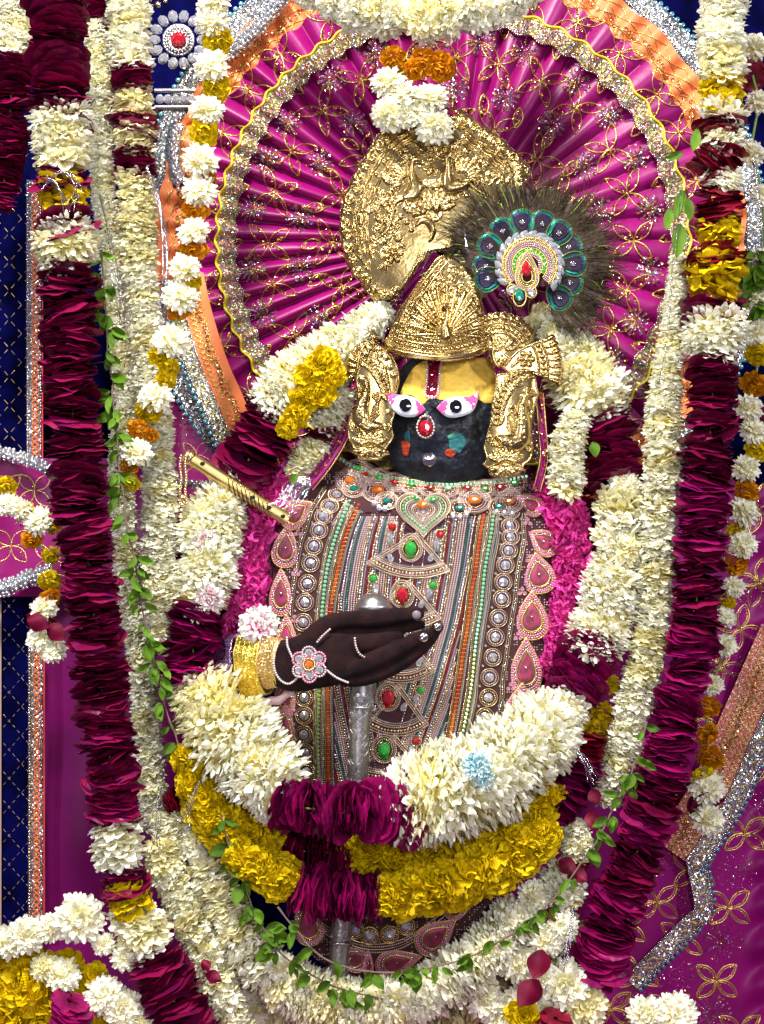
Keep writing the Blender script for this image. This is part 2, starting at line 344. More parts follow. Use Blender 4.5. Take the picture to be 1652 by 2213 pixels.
M['barb'] = mat('peacock_barb', (.03, .02, .012), .7, 0, .12); noisy(M['barb'], (.016, .010, .006), (.06, .042, .02), 20)
M['wood'] = bump(mat('dark_wood', (.10, .04, .02), .5), 60)
M['beige'] = mat('beige_edge', (.45, .33, .25), .7)
M['lining'] = mat('pink_lining', (.62, .42, .46), .6)
M['pinksilk'] = mat('rose_silk', (.30, .03, .1), .4, .2, Sheen_Weight=.4); noisy(M['pinksilk'], (.14, .03, .035), (.38, .025, .11), 60); bump(M['pinksilk'], 220, .6, .003, stretch=(1, 1, .15))

M['flutegold'] = mat('flute_gold', (.66, .50, .20), .36, 1)
# ------------------------------------------------------------------ flowers (shared meshes)
def petal(L, W, prof, nl, nw, bend, cup, ruf, r0, elev, az, twist=0, ph=0):
    t = np.linspace(0, 1, nl)[:, None]; s = np.linspace(-1, 1, nw)[None, :]
    wd = W*np.interp(t, np.linspace(0, 1, len(prof)), prof)
    ang = bend*t; x = np.cumsum(np.cos(ang), 0)*L/nl; z = np.cumsum(np.sin(ang), 0)*L/nl
    tip = 1-.34*s*s*np.clip(t*2-1, 0, 1)
    X = x*tip+0*s; Y = wd*s; Z = z+cup*wd*(s*s)+ruf*t*(np.sin(s*5.+ph+t*3)*.6+np.sin(s*9+ph*2.3)*.4)
    v = np.stack([X+0*Z, Y+0*X, Z], -1).reshape(-1, 3)
    c, q = math.cos(twist), math.sin(twist); v = v@np.array([[1, 0, 0], [0, c, q], [0, -q, c]])
    c, q = math.cos(elev), math.sin(elev); v = v@np.array([[c, 0, q], [0, 1, 0], [-q, 0, c]])
    v[:, 0] += r0*math.cos(elev); v[:, 2] += r0*math.sin(elev)
    c, q = math.cos(az), math.sin(az); v = v@np.array([[c, q, 0], [-q, c, 0], [0, 0, 1]])
    uv = np.stack([(s+1)/2+0*t, t+0*s], -1).reshape(-1, 2)
    return v, grid_faces(nl, nw), uv
def disc_petal(r0, r1, half, z0, curl, ruf, az, ph, skew):
    nl, nw = 7, 11; t = np.linspace(0, 1, nl)[:, None]; s = np.linspace(-1, 1, nw)[None, :]
    edge = 1-.22*np.abs(s)**2.6+.03*np.sin(s*6+ph)
    r = r0+(r1-r0)*t*edge; a = az+s*half*(.75+.25*t)
    z = z0+skew*s-curl*t**3*.22+ruf*t*t*(np.sin(a*4+ph)*.6+np.sin(a*9+ph*2)*.4)
    v = np.stack([r*np.cos(a), r*np.sin(a), z+0*r], -1).reshape(-1, 3)
    return v, grid_faces(nl, nw), np.stack([(s+1)/2+0*t, t+0*s], -1).reshape(-1, 2)
def rose_mesh(name, m):
    ch, uv = [], []
    for layer, zz in enumerate((-.10, .0, .09)):
        n = 4; o = random.random()*6.28
        for i in range(n):
            v, f, u = disc_petal(.15, random.uniform(.82, 1.06)*(1 if layer < 2 else .93), random.uniform(.75, 1.15), zz+random.uniform(-.03, .03), random.uniform(-.7, 1.0), random.uniform(.03, .075), o+i*2*math.pi/n+random.uniform(-.3, .3), random.random()*9, random.uniform(-.06, .06))
            ch.append((v, f)); uv.append(u)
    o = build(name, ch, m, None, True, uv); me = o.data
    me.transform(Matrix.Translation(o.location)); bpy.data.objects.remove(o); return me
def flower_mesh(name, m, rings, spec):
    ch, uv = [], []
    for n, el, L, r0 in rings:
        o = random.random()*6.28
        for i in range(n):
            az = o+i*2*math.pi/n+random.uniform(-.5, .5)*3.4/n
            v, f, u = petal(L*random.uniform(.8, 1.12), spec['W']*random.uniform(.75, 1.25), spec['prof'], spec['nl'], spec['nw'],
                            random.uniform(*spec['bend']), spec['cup']*random.uniform(.5, 1.4), spec['ruf']*random.uniform(.5, 1.4), r0,
                            math.radians(el)+random.uniform(-1, 1)*spec['ej'], az, random.uniform(-1, 1)*spec['tw'], random.random()*9)
            ch.append((v, f)); uv.append(u)
    v, f = ICO1; cs_ = .62 if spec['W'] < .1 else .40 if spec['W'] < .21 else .22; ch.append((v*[cs_, cs_, cs_*.8], f)); uv.append(np.full((len(v), 2), .15))
    o = build(name, ch, m, None, True, uv); me = o.data
    me.transform(Matrix.Translation(o.location)); bpy.data.objects.remove(o); return me
SP = dict(
 mum=dict(W=.15, prof=[.4, .75, 1, 1.05, .8], nl=6, nw=4, bend=(-.8, .7), cup=.4, ruf=.03, ej=.18, tw=.6),
 mumbig=dict(W=.085, prof=[.6, .85, 1, 1.05, .85], nl=6, nw=4, bend=(-.7, .6), cup=.35, ruf=.02, ej=.12, tw=.4),
 mumdisc=dict(W=.2, prof=[.5, .8, 1, 1.05, .85], nl=6, nw=4, bend=(-.6, .5), cup=.4, ruf=.03, ej=.11, tw=.45),
 marigold=dict(W=.23, prof=[.3, .7, 1, 1.15, 1.0], nl=5, nw=4, bend=(-.6, .9), cup=.35, ruf=.07, ej=.2, tw=.5),
 rose=dict(W=.56, prof=[.5, .9, 1.1, 1.2, 1.15, .95], nl=7, nw=8, bend=(-.6, .45), cup=.10, ruf=.06, ej=.10, tw=.22),
 pink=dict(W=.4, prof=[.4, .8, 1.1, 1, .6], nl=5, nw=5, bend=(-.8, 1.2), cup=.5, ruf=.08, ej=.3, tw=.6))
RI = dict(
 mum=[(17, -26, .60, .34), (19, -10, .64, .34), (19, 6, .64, .34), (18, 22, .58, .32), (15, 40, .5, .28), (12, 58, .42, .22), (7, 76, .34, .14)],
 mumbig=[(26, -17, .44, .53), (28, -8, .46, .56), (28, 1, .46, .56), (26, 10, .46, .55), (24, 20, .42, .5), (18, 34, .36, .42)],
 mumdisc=[(13, -18, .64, .34), (15, -6, .68, .34), (15, 6, .68, .34), (13, 20, .62, .3), (9, 42, .5, .24)],
 marigold=[(14, -18, .6, .3), (15, 2, .64, .32), (14, 22, .6, .28), (13, 42, .5, .24), (11, 60, .46, .18), (8, 78, .44, .08)],
 rose=[(5, -10, .76, .2), (5, 5, .78, .2), (4, 20, .70, .16)],
 pink=[(5, -20, .7, .2), (5, 20, .7, .2), (4, 55, .6, .1)])
KIND = dict(w=('white_bloom', 'mum', 'white'), c=('white_bloom', 'mum', 'cream'), y=('yellow_marigold', 'marigold', 'yellow'), o=('orange_marigold', 'marigold', 'orange'),
            m=('maroon_rose', 'rose', 'maroon'), r=('red_rose', 'rose', 'red'), p=('pink_bloom', 'pink', 'pink'))
KIND['g'] = ('magenta_rose', 'rose', 'plum'); KIND['q'] = ('pink_stained_bloom', 'mum', 'pinkstain'); KIND['b'] = ('blue_stained_bloom', 'mum', 'bluestain')
KIND['X'] = ('white_bloom', 'mumbig', 'white'); KIND['Y'] = ('white_bloom', 'mumbig', 'cream'); KIND['W'] = ('white_bloom', 'mumdisc', 'white'); KIND['C'] = ('white_bloom', 'mumdisc', 'cream')
FL = {k: [rose_mesh(n, M[mt]) if s == 'rose' else flower_mesh(n, M[mt], RI[s], SP[s]) for _ in range(6)] for k, (n, s, mt) in KIND.items()}
def bloom(parent, base, k, x, y, d, r, axis, name=None, squash=1.0):
    me = random.choice(FL[k]); o = bpy.data.objects.new(name or KIND[k][0], me); COL.objects.link(o); o.parent = parent
    q = Vector(axis).to_track_quat('Z', 'Y').to_matrix().to_4x4()
    sc_ = r*K*(D+d)/D
    o.matrix_local = Matrix.Translation(P(x, y, d)-base) @ q @ Matrix.Rotation(random.random()*6.28, 4, 'Z') @ Matrix.Diagonal((sc_, sc_, sc_*squash, 1))
    return o
def garland(label, pts, depth=0, r=50, mode='stack', sp=None, string=True, tilt=.2, name='flower_garland', cat='garland', jit=.08, group=None, extra=1.0):
    """pts: (x, y, kind[, r[, depth]]); the kind holds from that point to the next"""
    full = [(p[0], p[1], p[3] if len(p) > 3 and p[3] else r, p[4] if len(p) > 4 else depth) for p in pts]
    A = cr(full, 10); seg = np.repeat([i for i in range(len(pts)-1)], 10).tolist()+[len(pts)-2]
    low = max(full, key=lambda p: p[1]); base = P(low[0], low[1], low[3])
    g = thing(name, label, cat, base, group)
    s = np.r_[0, np.cumsum(np.linalg.norm(np.diff(A[:, :2], axis=0), axis=1))]
    if string: build('string', [tube(PN(A[:, 0], A[:, 1], A[:, 3]), 2.2*K, 5)], M['greenstem'], g)
    q = 0
    while q < s[-1]:
        i = min(int(np.searchsorted(s, q)), len(A)-1); x, y, rr, d = [float(np.interp(q, s, A[:, c])) for c in range(4)]
        k = pts[seg[i]][2]; j = min(max(i, 1), len(A)-1)
        t = np.array(P(*A[j, :2], A[j, 3])-P(*A[j-1, :2], A[j-1, 3])); t /= np.linalg.norm(t)+1e-9
        if k == '-': q += 10; continue
        md = mode
        if k in 'mrg' and mode != 'stack': md = 'stack'
        if mode == 'mixed' and md != 'stack': md = random.choice(['stack', 'stack', 'stack', 'one'])
        if md == 'stack':
            if k in 'mrg': rr = rr*(1+.09*math.sin(q/9.5)+.05*math.sin(q/4.1)); gi = int(q/60); t = t+np.array([math.sin(gi*2.3)*.16, math.sin(gi*3.7)*.2, 0])
            step = {'m': .20, 'g': .17, 'r': .26, 'y': .5, 'o': .6, 'p': .5}.get(k, .30 if rr < 66 else .21)*rr*(sp or 1)
            ax = -t+rng.normal(0, tilt*(.6 if k in 'mrg' else 1), 3)
            if k in 'wc' : ax = ax*random.choice([1, 1, 1, -1])
            kk = {'w': 'W', 'c': 'C'}.get(k, k); kk = 'C' if kk == 'W' and random.random() < .25 else kk; kk = {'W': 'X', 'C': 'Y'}.get(kk, kk) if rr > 66 else kk
            if k == 'g' and random.random() < .0: bloom(g, base, k, x+random.uniform(-.3, .3)*rr, y+random.uniform(-.35, .35)*rr, d-.62*rr*K, rr*random.uniform(.5, .7), (random.uniform(-.7, .7), -1, random.uniform(-.6, .6)))
            bloom(g, base, kk, x+random.uniform(-jit, jit)*rr, y, d+random.uniform(-.1, .1)*rr*K, rr*random.uniform(.9, 1.08), ax)
        elif md == 'one':
            step = .25*rr; bloom(g, base, random.choice('wwc') if k == 'w' else k, x+random.uniform(-.3, .3)*rr, y+random.uniform(-.3, .3)*rr, d-.5*rr*K, rr*random.uniform(.5, .68), (random.uniform(-.6, .6), -1, random.uniform(-.5, .6)))
        else:
            step = .55*rr*(sp or 1); u = np.cross(t, [0, 1, 0]); u /= np.linalg.norm(u)+1e-9; b = np.cross(t, u); a0 = random.random()*6.28
            for n in range(6):
                a = a0+n*math.pi/3+random.uniform(-.3, .3); o = u*math.cos(a)+b*math.sin(a)
                if o[1] > .55: continue
                br = rr*.56*random.uniform(.85, 1.15)*extra*(1.25 if k == 'y' else 1.4 if k == 'p' else 1); c = o*rr*.46+t*random.uniform(-.2, .2)*rr
                bloom(g, base, k if not (k == 'w' and random.random() < .3) else 'c', x+c[0], y-c[2], d+c[1]*K, br, o+t*random.uniform(-.7, .7)+rng.normal(0, .22, 3))
        q += step*random.uniform(.85, 1.15)
    return g, base
def blooms(label, lst, depth, name='flower_garland', cat='garland', stem=True, group=None):
    """single blooms strung apart: (kind, x, y, r[, axis[, dd]])"""
    low = max(lst, key=lambda p: p[2]); base = P(low[1], low[2], depth); g = thing(name, label, cat, base, group)
    if stem:
        A = cr([(p[1], p[2]) for p in sorted(lst, key=lambda p: p[2])], 4); build('string', [tube(PN(A[:, 0], A[:, 1], depth), 3*K, 5)], M['greenstem'], g)
    for p in lst:
        ax = p[4] if len(p) > 4 else (random.uniform(-.4, .4), -.75, .55 if p[0] in 'wc' else -.6)
        bloom(g, base, p[0], p[1], p[2], depth+(p[5] if len(p) > 5 else 0)-(.012 if p[0] in 'wc' else 0), p[3], ax)
    return g, base
# ------------------------------------------------------------------ leaves
def leaf_chunk(x, y, d, L, ang, W=.42, fold=.4, tilt=0, bend=.4):
    t = np.linspace(0, 1, 7)[:, None]; s = np.linspace(-1, 1, 5)[None, :]
    wd = L*W*.5*np.sin(np.pi*np.clip(t, .02, 1)**.8)**.9+.3
    a = ang+bend*(t-.2); px = np.cumsum(np.cos(a), 0)*L/7; py = np.cumsum(np.sin(a), 0)*L/7
    X = x+px-np.sin(a)*wd*s; Y = y+py+np.cos(a)*wd*s
    Z = d-fold*wd*np.abs(s)*K-tilt*t*L*K*.5+np.sin(t*5+s*2+L)*K*3.5
    V = PN(X, Y, Z).reshape(-1, 3)
    return V, grid_faces(7, 5), np.stack([(s+1)/2+0*t, t+0*s], -1).reshape(-1, 2)
def leaf(parent, x, y, d, L, ang, **kw):
    v, f, u = leaf_chunk(x, y, d, L, ang, **kw); return build('leaf', [(v, f)], M['leaf'], parent, True, [u])
def vine(label, pts, depth, spacing=34, L=(30, 52), up=False):
    A = resample(cr(pts, 10), 6); d = depth if A.shape[1] < 3 else A[:, 2]
    low = A[A[:, 1].argmax()]; base = P(low[0], low[1], depth); g = thing('leafy_vine', label, 'vine', base)
    wob = vnoise(np.arange(len(A))/4., 3)*3
    build('stem', [tube(PN(A[:, 0]+wob, A[:, 1], d), 2.0*K*(1+.3*vnoise(np.arange(len(A))/1.5, 8)), 6)], M['stem'], g)
    i = 2
    while i < len(A)-1:
        dd = d if np.isscalar(d) else d[i]
        for _ in range(random.choice([2, 3, 4, 5])):
            a = random.choice([math.pi/2+random.uniform(-1.1, 1.1), random.uniform(0, 3.1)])
            leaf(g, A[i, 0]+wob[i]+random.uniform(-8, 8), A[i, 1]+random.uniform(-12, 12), dd+random.uniform(-.012, .004), random.uniform(*L), a, W=random.uniform(.3, .55), fold=random.uniform(.2, 1.3), tilt=random.uniform(-.6, 1.2), bend=random.uniform(-1.1, 1.1))
        i += int(spacing/6*random.uniform(.6, 1.4))
    return g

# ================================================================== SETTING
def plane(name, x0, x1, y0, y1, dfn, m, parent=None, nx=60, ny=60, **kw):
    X, Y = np.meshgrid(np.linspace(x0, x1, nx), np.linspace(y0, y1, ny), indexing='ij')
    o = build(name, [(PN(X, Y, dfn(X, Y)).reshape(-1, 3), grid_faces(nx, ny))], m, parent, **kw)
    md = o.modifiers.new('thick', 'SOLIDIFY'); md.thickness = .004; md.offset = -1; return o
wall = plane('wall', -500, 2200, -400, 2700, lambda x, y: .62+0*x, M['blue'], nx=4, ny=4); tag(wall, kind='structure')
fl = plane('floor', -500, 2200, 2450, 2500, lambda x, y: .62-(y-2450)/50*1.1, M['purple'], nx=4, ny=4); tag(fl, kind='structure')

# ---- surface with embroidery: S(u, v, off) -> world points
def ring_tpl(n=8, ri=.42):
    a = np.arange(n)*2*math.pi/n; o = np.stack([np.cos(a), 0*a-.12, np.sin(a)], 1); i = o*ri; i[:, 1] = .12
    f = np.array([[k, (k+1) % n, n+(k+1) % n, n+k] for k in range(n)]); return np.vstack([o, i]), f
RING = ring_tpl()
def tilted_rings(pos, r, til=.5):
    v, f = RING; n = len(pos); V = np.repeat(v[None], n, 0); a = rng.normal(0, til, n); b = rng.normal(0, til, n)
    y = V[:, :, 1]+V[:, :, 0]*a[:, None]+V[:, :, 2]*b[:, None]; V[:, :, 1] = y
    V = V*r[:, None, None]+pos[:, None]; F = f[None]+(np.arange(n)*len(v))[:, None, None]
    return V.reshape(-1, 3), F.reshape(-1, 4)
def petal_loop(cx, cy, ang, L, W, n=18, r0=0):
    t = np.linspace(0, 1, n)
    side = np.sin(np.pi*t)**.85*W/2
    x = r0+t*L; X = np.r_[x, x[::-1]]; Y = np.r_[side, -side[::-1]]
    c, s = math.cos(ang), math.sin(ang); return np.stack([cx+X*c-Y*s, cy+X*s+Y*c], 1)
class Embroidery:
    def __init__(s, S): s.S = S; s.th = []; s.sg = []; s.si = []
    def petals(s, cx, cy, angs, L, W, loc, r=1.7, dbl=False):
        for a in angs:
            q = petal_loop(cx, cy, a, L, W); s.th.append(tube(s.S(*loc(q[:, 0], q[:, 1]), 2.0), r*K, 4, closed=True))
            if dbl:
                q = petal_loop(cx, cy, a, L*.82, W*.66, 18, r0=L*.08); s.th.append(tube(s.S(*loc(q[:, 0], q[:, 1]), 2.0), r*.6*K, 4, closed=True))
            t = rng.random(7); q = petal_loop(cx, cy, a, L*.9, W*.62, 8, r0=L*.05); q = q[rng.integers(0, 16, 13)]+rng.normal(0, .8, (13, 2))
            s.sg.append((s.S(*loc(q[:, 0], q[:, 1]), 2.6), rng.uniform(2.6, 3.8, 13)*K))
    def burst(s, cx, cy, R, loc, n=15):
        for k in range(n):
            a = k*2*math.pi/n+random.uniform(-.1, .1); rr = np.linspace(.3, 1, 5)*R; s.sp = getattr(s, 'sp', []); q = np.stack([cx+np.cos(a)*rr, cy+np.sin(a)*rr], 1)
            s.sp.append(tube(s.S(*loc(q[:, 0], q[:, 1]), 2.0), .8*K, 3))
            s.si.append((s.S(*loc(q[:4, 0], q[:4, 1]), 2.4), np.full(4, 2.9)*K*rng.uniform(.8, 1.2, 4)))
            (s.sg if k % 2 else s.si).append((s.S(*loc(q[4:, 0], q[4:, 1]), 2.6), np.full(1, 4.0)*K))
        q = rng.normal(0, R*.1, (7, 2))+[cx, cy]; s.sg.append((s.S(*loc(q[:, 0], q[:, 1]), 2.8), np.full(7, 2.6)*K))
    def finish(s, parent):
        if getattr(s, 'sp', None): build('burst_thread', s.sp, M['seqi'], parent, kind='stuff')
        build('gold_thread', s.th, M['goldthread'], parent, kind='stuff')
        for nm, L, m in (('gold_sequins', s.sg, 'seq'), ('iridescent_sequins', s.si, 'seqi')):
            if L: build(nm, [tilted_rings(np.concatenate([a for a, _ in L]), np.concatenate([b for _, b in L]))], M[m], parent, False, kind='stuff')

# ---- pleated fan (halo) behind the head
FC = (975, 520)
def pphase(th): return 58*th+8*np.sin(th-math.pi)
def pleat(th, r):
    amp = (15+13*np.clip(.5-.5*np.cos(th-.4), 0, 1)**1.5)*np.clip((r-60)/260, .15, 1.15)
    ph = pphase(th)+.9*vnoise(th*5+7, r/160.)
    return -amp*np.abs(np.sin(ph/2))**.8*(1+.12*vnoise(th*30, r/90.))-3*vnoise(th*9+3, r/70.)
def fanS(th, r, off):
    x = FC[0]+r*np.cos(th); y = FC[1]+r*np.sin(th)
    return PN(x, y, .312+(pleat(th, r)-off)*K)
fan = thing('pleated_fan', 'round pleated magenta satin fan embroidered in gold behind the crown', 'cloth fan', P(FC[0], FC[1]+560, .3))
th = np.linspace(0, 2*math.pi, 1600, endpoint=False)[:, None]; rr_ = np.linspace(20, 1, 40)[None, :]
R_ = np.linspace(40, 570, 34)[None, :]+0*th; TH = th+0*R_
R2 = R_+np.where(R_ > 540, 5*np.sin(TH*58), 0)
build('pleated_cloth', [(fanS(TH, R2, 0).reshape(-1, 3), grid_faces(1600, 34, True))], M['magenta'], fan)
em = Embroidery(fanS)
for R0, n, kind in ((185, 12, 'b'), (255, 16, 'p'), (330, 18, 'b'), (395, 24, 'p'), (435, 24, 'b'), (545, 30, 'p')):
    for i in range(n):
        t0 = 2*math.pi*(i+.5*(kind == 'b'))/n+random.uniform(-.03, .03); a = R0*1.0
        loc = lambda u, v, t0=t0, a=a: (t0+u/a, a+v)
        if kind == 'p': em.petals(0, 0, [.75+k*math.pi/2+random.uniform(-.15, .15) for k in range(4)], 58, 22, loc, 1.5)
        else: em.burst(0, 0, 28, loc, 14)
for i in range(24):       # linking leaf chains that run outwards
    t0 = 2*math.pi*i/24
    for a in (300, 470): em.petals(0, 0, [math.pi/2+.3], 46, 20, lambda u, v, t0=t0, a=a: (t0+u/a, a+v-20))
em.finish(fan)
# lace ring on the fan
def strip(S_, u0, u1, v0, v1, nu, nv, off, name, m, parent, closed=False, uoff=None, **kw):
    U, V_ = np.meshgrid(np.linspace(u0, u1, nu, endpoint=not closed), np.linspace(v0, v1, nv), indexing='ij')
    o = build(name, [(S_(U, V_, off+0*U).reshape(-1, 3), grid_faces(nu, nv, closed))], m, parent, **kw); return o
def laceS(th, r, off):
    ph = pphase(th)
    x = FC[0]+5+(r+4*np.cos(ph))*np.cos(th); y = FC[1]+(r+4*np.cos(ph))*np.sin(th)
    amp = 4+7*np.clip(.5-.5*np.cos(th-.5), 0, 1)
    return PN(x, y, .274+amp*np.cos(ph)*K*.8-off*K)
lace = thing('lace_ribbon', 'wavy iridescent lace ribbon sewn in a ring on the pleated fan', 'ribbon', P(FC[0], FC[1]+500, .28))
strip(laceS, 0, 2*math.pi, 472, 510, 1400, 6, 0, 'ribbon', M['lace'], lace, True)
tt = np.linspace(0, 2*math.pi, 1400, endpoint=False)
build('yellow_edge', [tube(laceS(tt, 511, 1), 3*K, 5, True)], mat('yellow_cord', (.72, .52, .02), .4), lace)
build('silver_edge', [stamps(ICO0, laceS(np.linspace(0, 2*math.pi, 620, endpoint=False), 470, 2), 2.5*K)], M['silverbead'], lace, kind='stuff')
zig = [tube(laceS(tt, 489+s_*13*np.sin(tt*130), 2), 1.0*K, 4, True) for s_ in (1, -1)]
build('looped_thread', zig, M['seqi'], lace, kind='stuff')
tq = rng.random(1300)*2*math.pi; build('lace_sequins', [tilted_rings(laceS(tq, 489+rng.uniform(-18, 18, 1300), 3), np.full(1300, 3*K))], M['seqi'], lace, False, kind='stuff')
# orange chain-stitched border and silver border outside the fan
ob = thing('orange_border', 'orange satin border with gold chain stitch around the pleated fan', 'cloth border', P(FC[0], FC[1]+650, .34))
def obS(th, r, off):
    sc2 = 10*np.abs(np.sin(th*14)); x = FC[0]+(r+sc2)*np.cos(th); y = FC[1]+(r+sc2)*np.sin(th)
    return PN(x, y, .335+8*K*np.sin(th*66)-off*K)
strip(obS, 0, 2*math.pi, 540, 632, 900, 8, 0, 'orange_cloth', M['orangecloth'], ob, True)
ch = []
for s_ in (1, -1):
    for b0 in (562, 586, 610): ch.append(tube(obS(tt, b0+s_*12*np.abs(((tt*60/math.pi) % 2)-1)*1.0, 2), 1.3*K, 4, True))
build('gold_stitching', ch, M['goldthread'], ob, kind='stuff')
tq = np.linspace(0, 2*math.pi, 300, endpoint=False); build('chain_sequins', [tilted_rings(obS(tq, 586+5*np.sin(tq*70), 3), np.full(300, 5.5*K), .2)], M['seq'], ob, False, kind='stuff')
sb = thing('silver_border', 'silver lace border with pale blue discs outside the orange border', 'lace border', P(FC[0], FC[1]+700, .36))
def sbS(th, r, off): return PN(FC[0]+r*np.cos(th), FC[1]+r*np.sin(th), .35+6*K*np.sin(th*40)-off*K)
strip(sbS, 0, 2*math.pi, 630, 682, 900, 6, 0, 'lace', M['sillace'], sb, True)
M['paleblue'] = mat('pale_blue_disc', (.10, .27, .33), .2, .5)
tq = np.linspace(0, 2*math.pi, 260, endpoint=False); build('blue_discs', [stamps(ICO1, sbS(tq, 684, 2), 6.5*K, (1, .35, 1))], M['paleblue'], sb, kind='stuff')
tq = np.linspace(0, 2*math.pi, 700, endpoint=False); build('silver_beads', [stamps(ICO0, sbS(tq, 640, 2), 3*K), stamps(ICO0, sbS(tq, 668, 2), 2.6*K)], M['silverbead'], sb, kind='stuff')

# ---- embroidered magenta drape, right
def drD(x, y): return .40+.012*np.sin(x/60+y/300)+.006*np.sin(x/23)+np.where(x > 1600, .012*np.sin(y/14+x/40)*np.clip((x-1600)/40, 0, 1), 0)
dr = thing('magenta_drape', 'magenta satin drape with gold flower embroidery at lower right', 'drape', P(1500, 2300, .4))
plane('drape_cloth', 1080, 1760, 1050, 2300, drD, M['drape'], dr, 160, 240)
drS = lambda x, y, off: PN(x, y, drD(x, y)-(off+1.5)*K)
em = Embroidery(drS); idl = lambda u, v: (u, v)
for x, y in [(1610, 1802), (1576, 1961), (1473, 2029), (1549, 2120), (1379, 2097), (1447, 2185), (1600, 1360), (1560, 1180), (1640, 1100), (1648, 1490), (1500, 1290), (1560, 1440), (1600, 2230), (1650, 1640), (1420, 1950), (1350, 2000), (1500, 1880), (1320, 2180), (1640, 1260), (1520, 1120), (1440, 1200), (1360, 1300), (1500, 1560), (1440, 1720)]:
    em.petals(x, y, [.65, 2.45, 3.8, 5.6] if y > 1700 else [.2, 1.9, 3.4, 4.9], 56, 28, idl, 2.6, True)
for x, y in [(1593, 1885), (1564, 2037), (1458, 2105), (1498, 1946), (1538, 2190), (1632, 1726), (1610, 1288), (1575, 1428), (1640, 1570), (1380, 2180), (1530, 1350), (1420, 1850)]: em.burst(x, y, 40, idl, 20)
em.finish(dr)
# orange and silver laced band hanging diagonally on the right
def bandS(path, d0, wv=4):
    A = resample(cr(path, 10), 6)
    tn = np.gradient(A[:, :2], axis=0); tn /= np.linalg.norm(tn, axis=1)[:, None]; nn = np.stack([-tn[:, 1], tn[:, 0]], 1)
    s = np.arange(len(A))*6.
    def S_(u, v, off):
        x = np.interp(u, s, A[:, 0])+v*np.interp(u, s, nn[:, 0]); y = np.interp(u, s, A[:, 1])+v*np.interp(u, s, nn[:, 1])
        return PN(x, y, d0+wv*K*np.sin(u/22.)-off*K)
    return S_, s[-1]
def laced_band(label, name, path, d0, wo, ws, depthful=True, orange=True):
    S_, L = bandS(path, d0); lx = A0 = path[-1]; g = thing(name, label, 'cloth border', P(lx[0], lx[1], d0)); n = int(L/5)
    u = np.linspace(0, L, n)
    if orange:
        strip(S_, 0, L, 0, wo, n, 8, 0, 'orange_cloth', M['orangecloth'] if path[0][0] < 1000 else M['rosenet'], g)
        c = [tube(S_(u, b0+s_*9*(np.abs(((u/13) % 2)-1)-.5)*2, 2), 1.3*K, 4) for s_ in (1, -1) for b0 in np.arange(12, wo-8, 20)]
        build('gold_stitching', c, M['goldthread'], g, kind='stuff')
        q = np.arange(5, L, 11); build('chain_sequins', [tilted_rings(S_(q, wo/2+5*np.sin(q/14), 3), np.full(len(q), 6*K), .2)], M['seq'], g, False, kind='stuff')
    strip(S_, 0, L, -ws, 0, n, 6, 3, 'silver_lace', M['sillace'], g)
    q = np.arange(2, L, 4.5); build('silver_beads', [stamps(ICO0, S_(q, -2, 5), 2.6*K), stamps(ICO0, S_(q, -ws+3, 5), 2.4*K)], M['silverbead'], g, kind='stuff')
    q = np.arange(4, L, 14); build('blue_discs', [stamps(ICO1, S_(q, -ws-4, 3), 5.5*K, (1, .4, 1))], M['paleblue'], g, kind='stuff')
    c = [tube(S_(u, -ws/2+s_*ws*.3*np.sin(u/9), 4), 1.2*K, 4) for s_ in (1, -1)]; build('looped_thread', c, M['goldthread'], g, kind='stuff')
laced_band('orange and silver band slanting down the right edge of the drape', 'laced_border', [(1720, 1380), (1640, 1560), (1565, 1730), (1480, 1860)], .36, 80, 42)
laced_band('silver lace strip slanting left below the orange band at lower right', 'laced_strip', [(1480, 1850), (1500, 1960), (1480, 1980), (1350, 2110)], .36, 10, 42, orange=False)
laced_band('slanting orange and silver border left of the flute end', 'laced_border', [(385, 600), (405, 690), (440, 800), (475, 880), (520, 990)][::-1], .262, 56, 36)

# ---- left side: blue velvet panels, magenta hanging, silver ropes
lp = thing('velvet_panel', 'navy blue velvet hanging with gold diamond stitching at the left edge', 'hanging', P(20, 2080, .42))
vd = lambda x, y: .42+.008*np.sin(x/30)
plane('velvet', -60, 64, 380, 980, vd, M['blue'], lp, 20, 40)
plane('lower_velvet', 6, 66, 1220, 2080, vd, M['blue'], lp, 20, 40)
plane('beige_edge', -60, 4, 1290, 2080, lambda x, y: .415+0*x, M['beige'], lp, 6, 20)
tv = []
for y0 in np.arange(380, 2080, 62):
    if 950 < y0 < 1250: continue
    for s_ in (1, -1):
        x = np.linspace(-20 if y0 < 1000 else 8, 62, 12); y = y0+s_*(x-20)*1.15
        for k in range(0, 11, 2): tv.append(tube(PN(x[k:k+2], y[k:k+2], .405), .6*K, 4))
build('gold_stitching', tv, M['goldthread'], lp, kind='stuff')
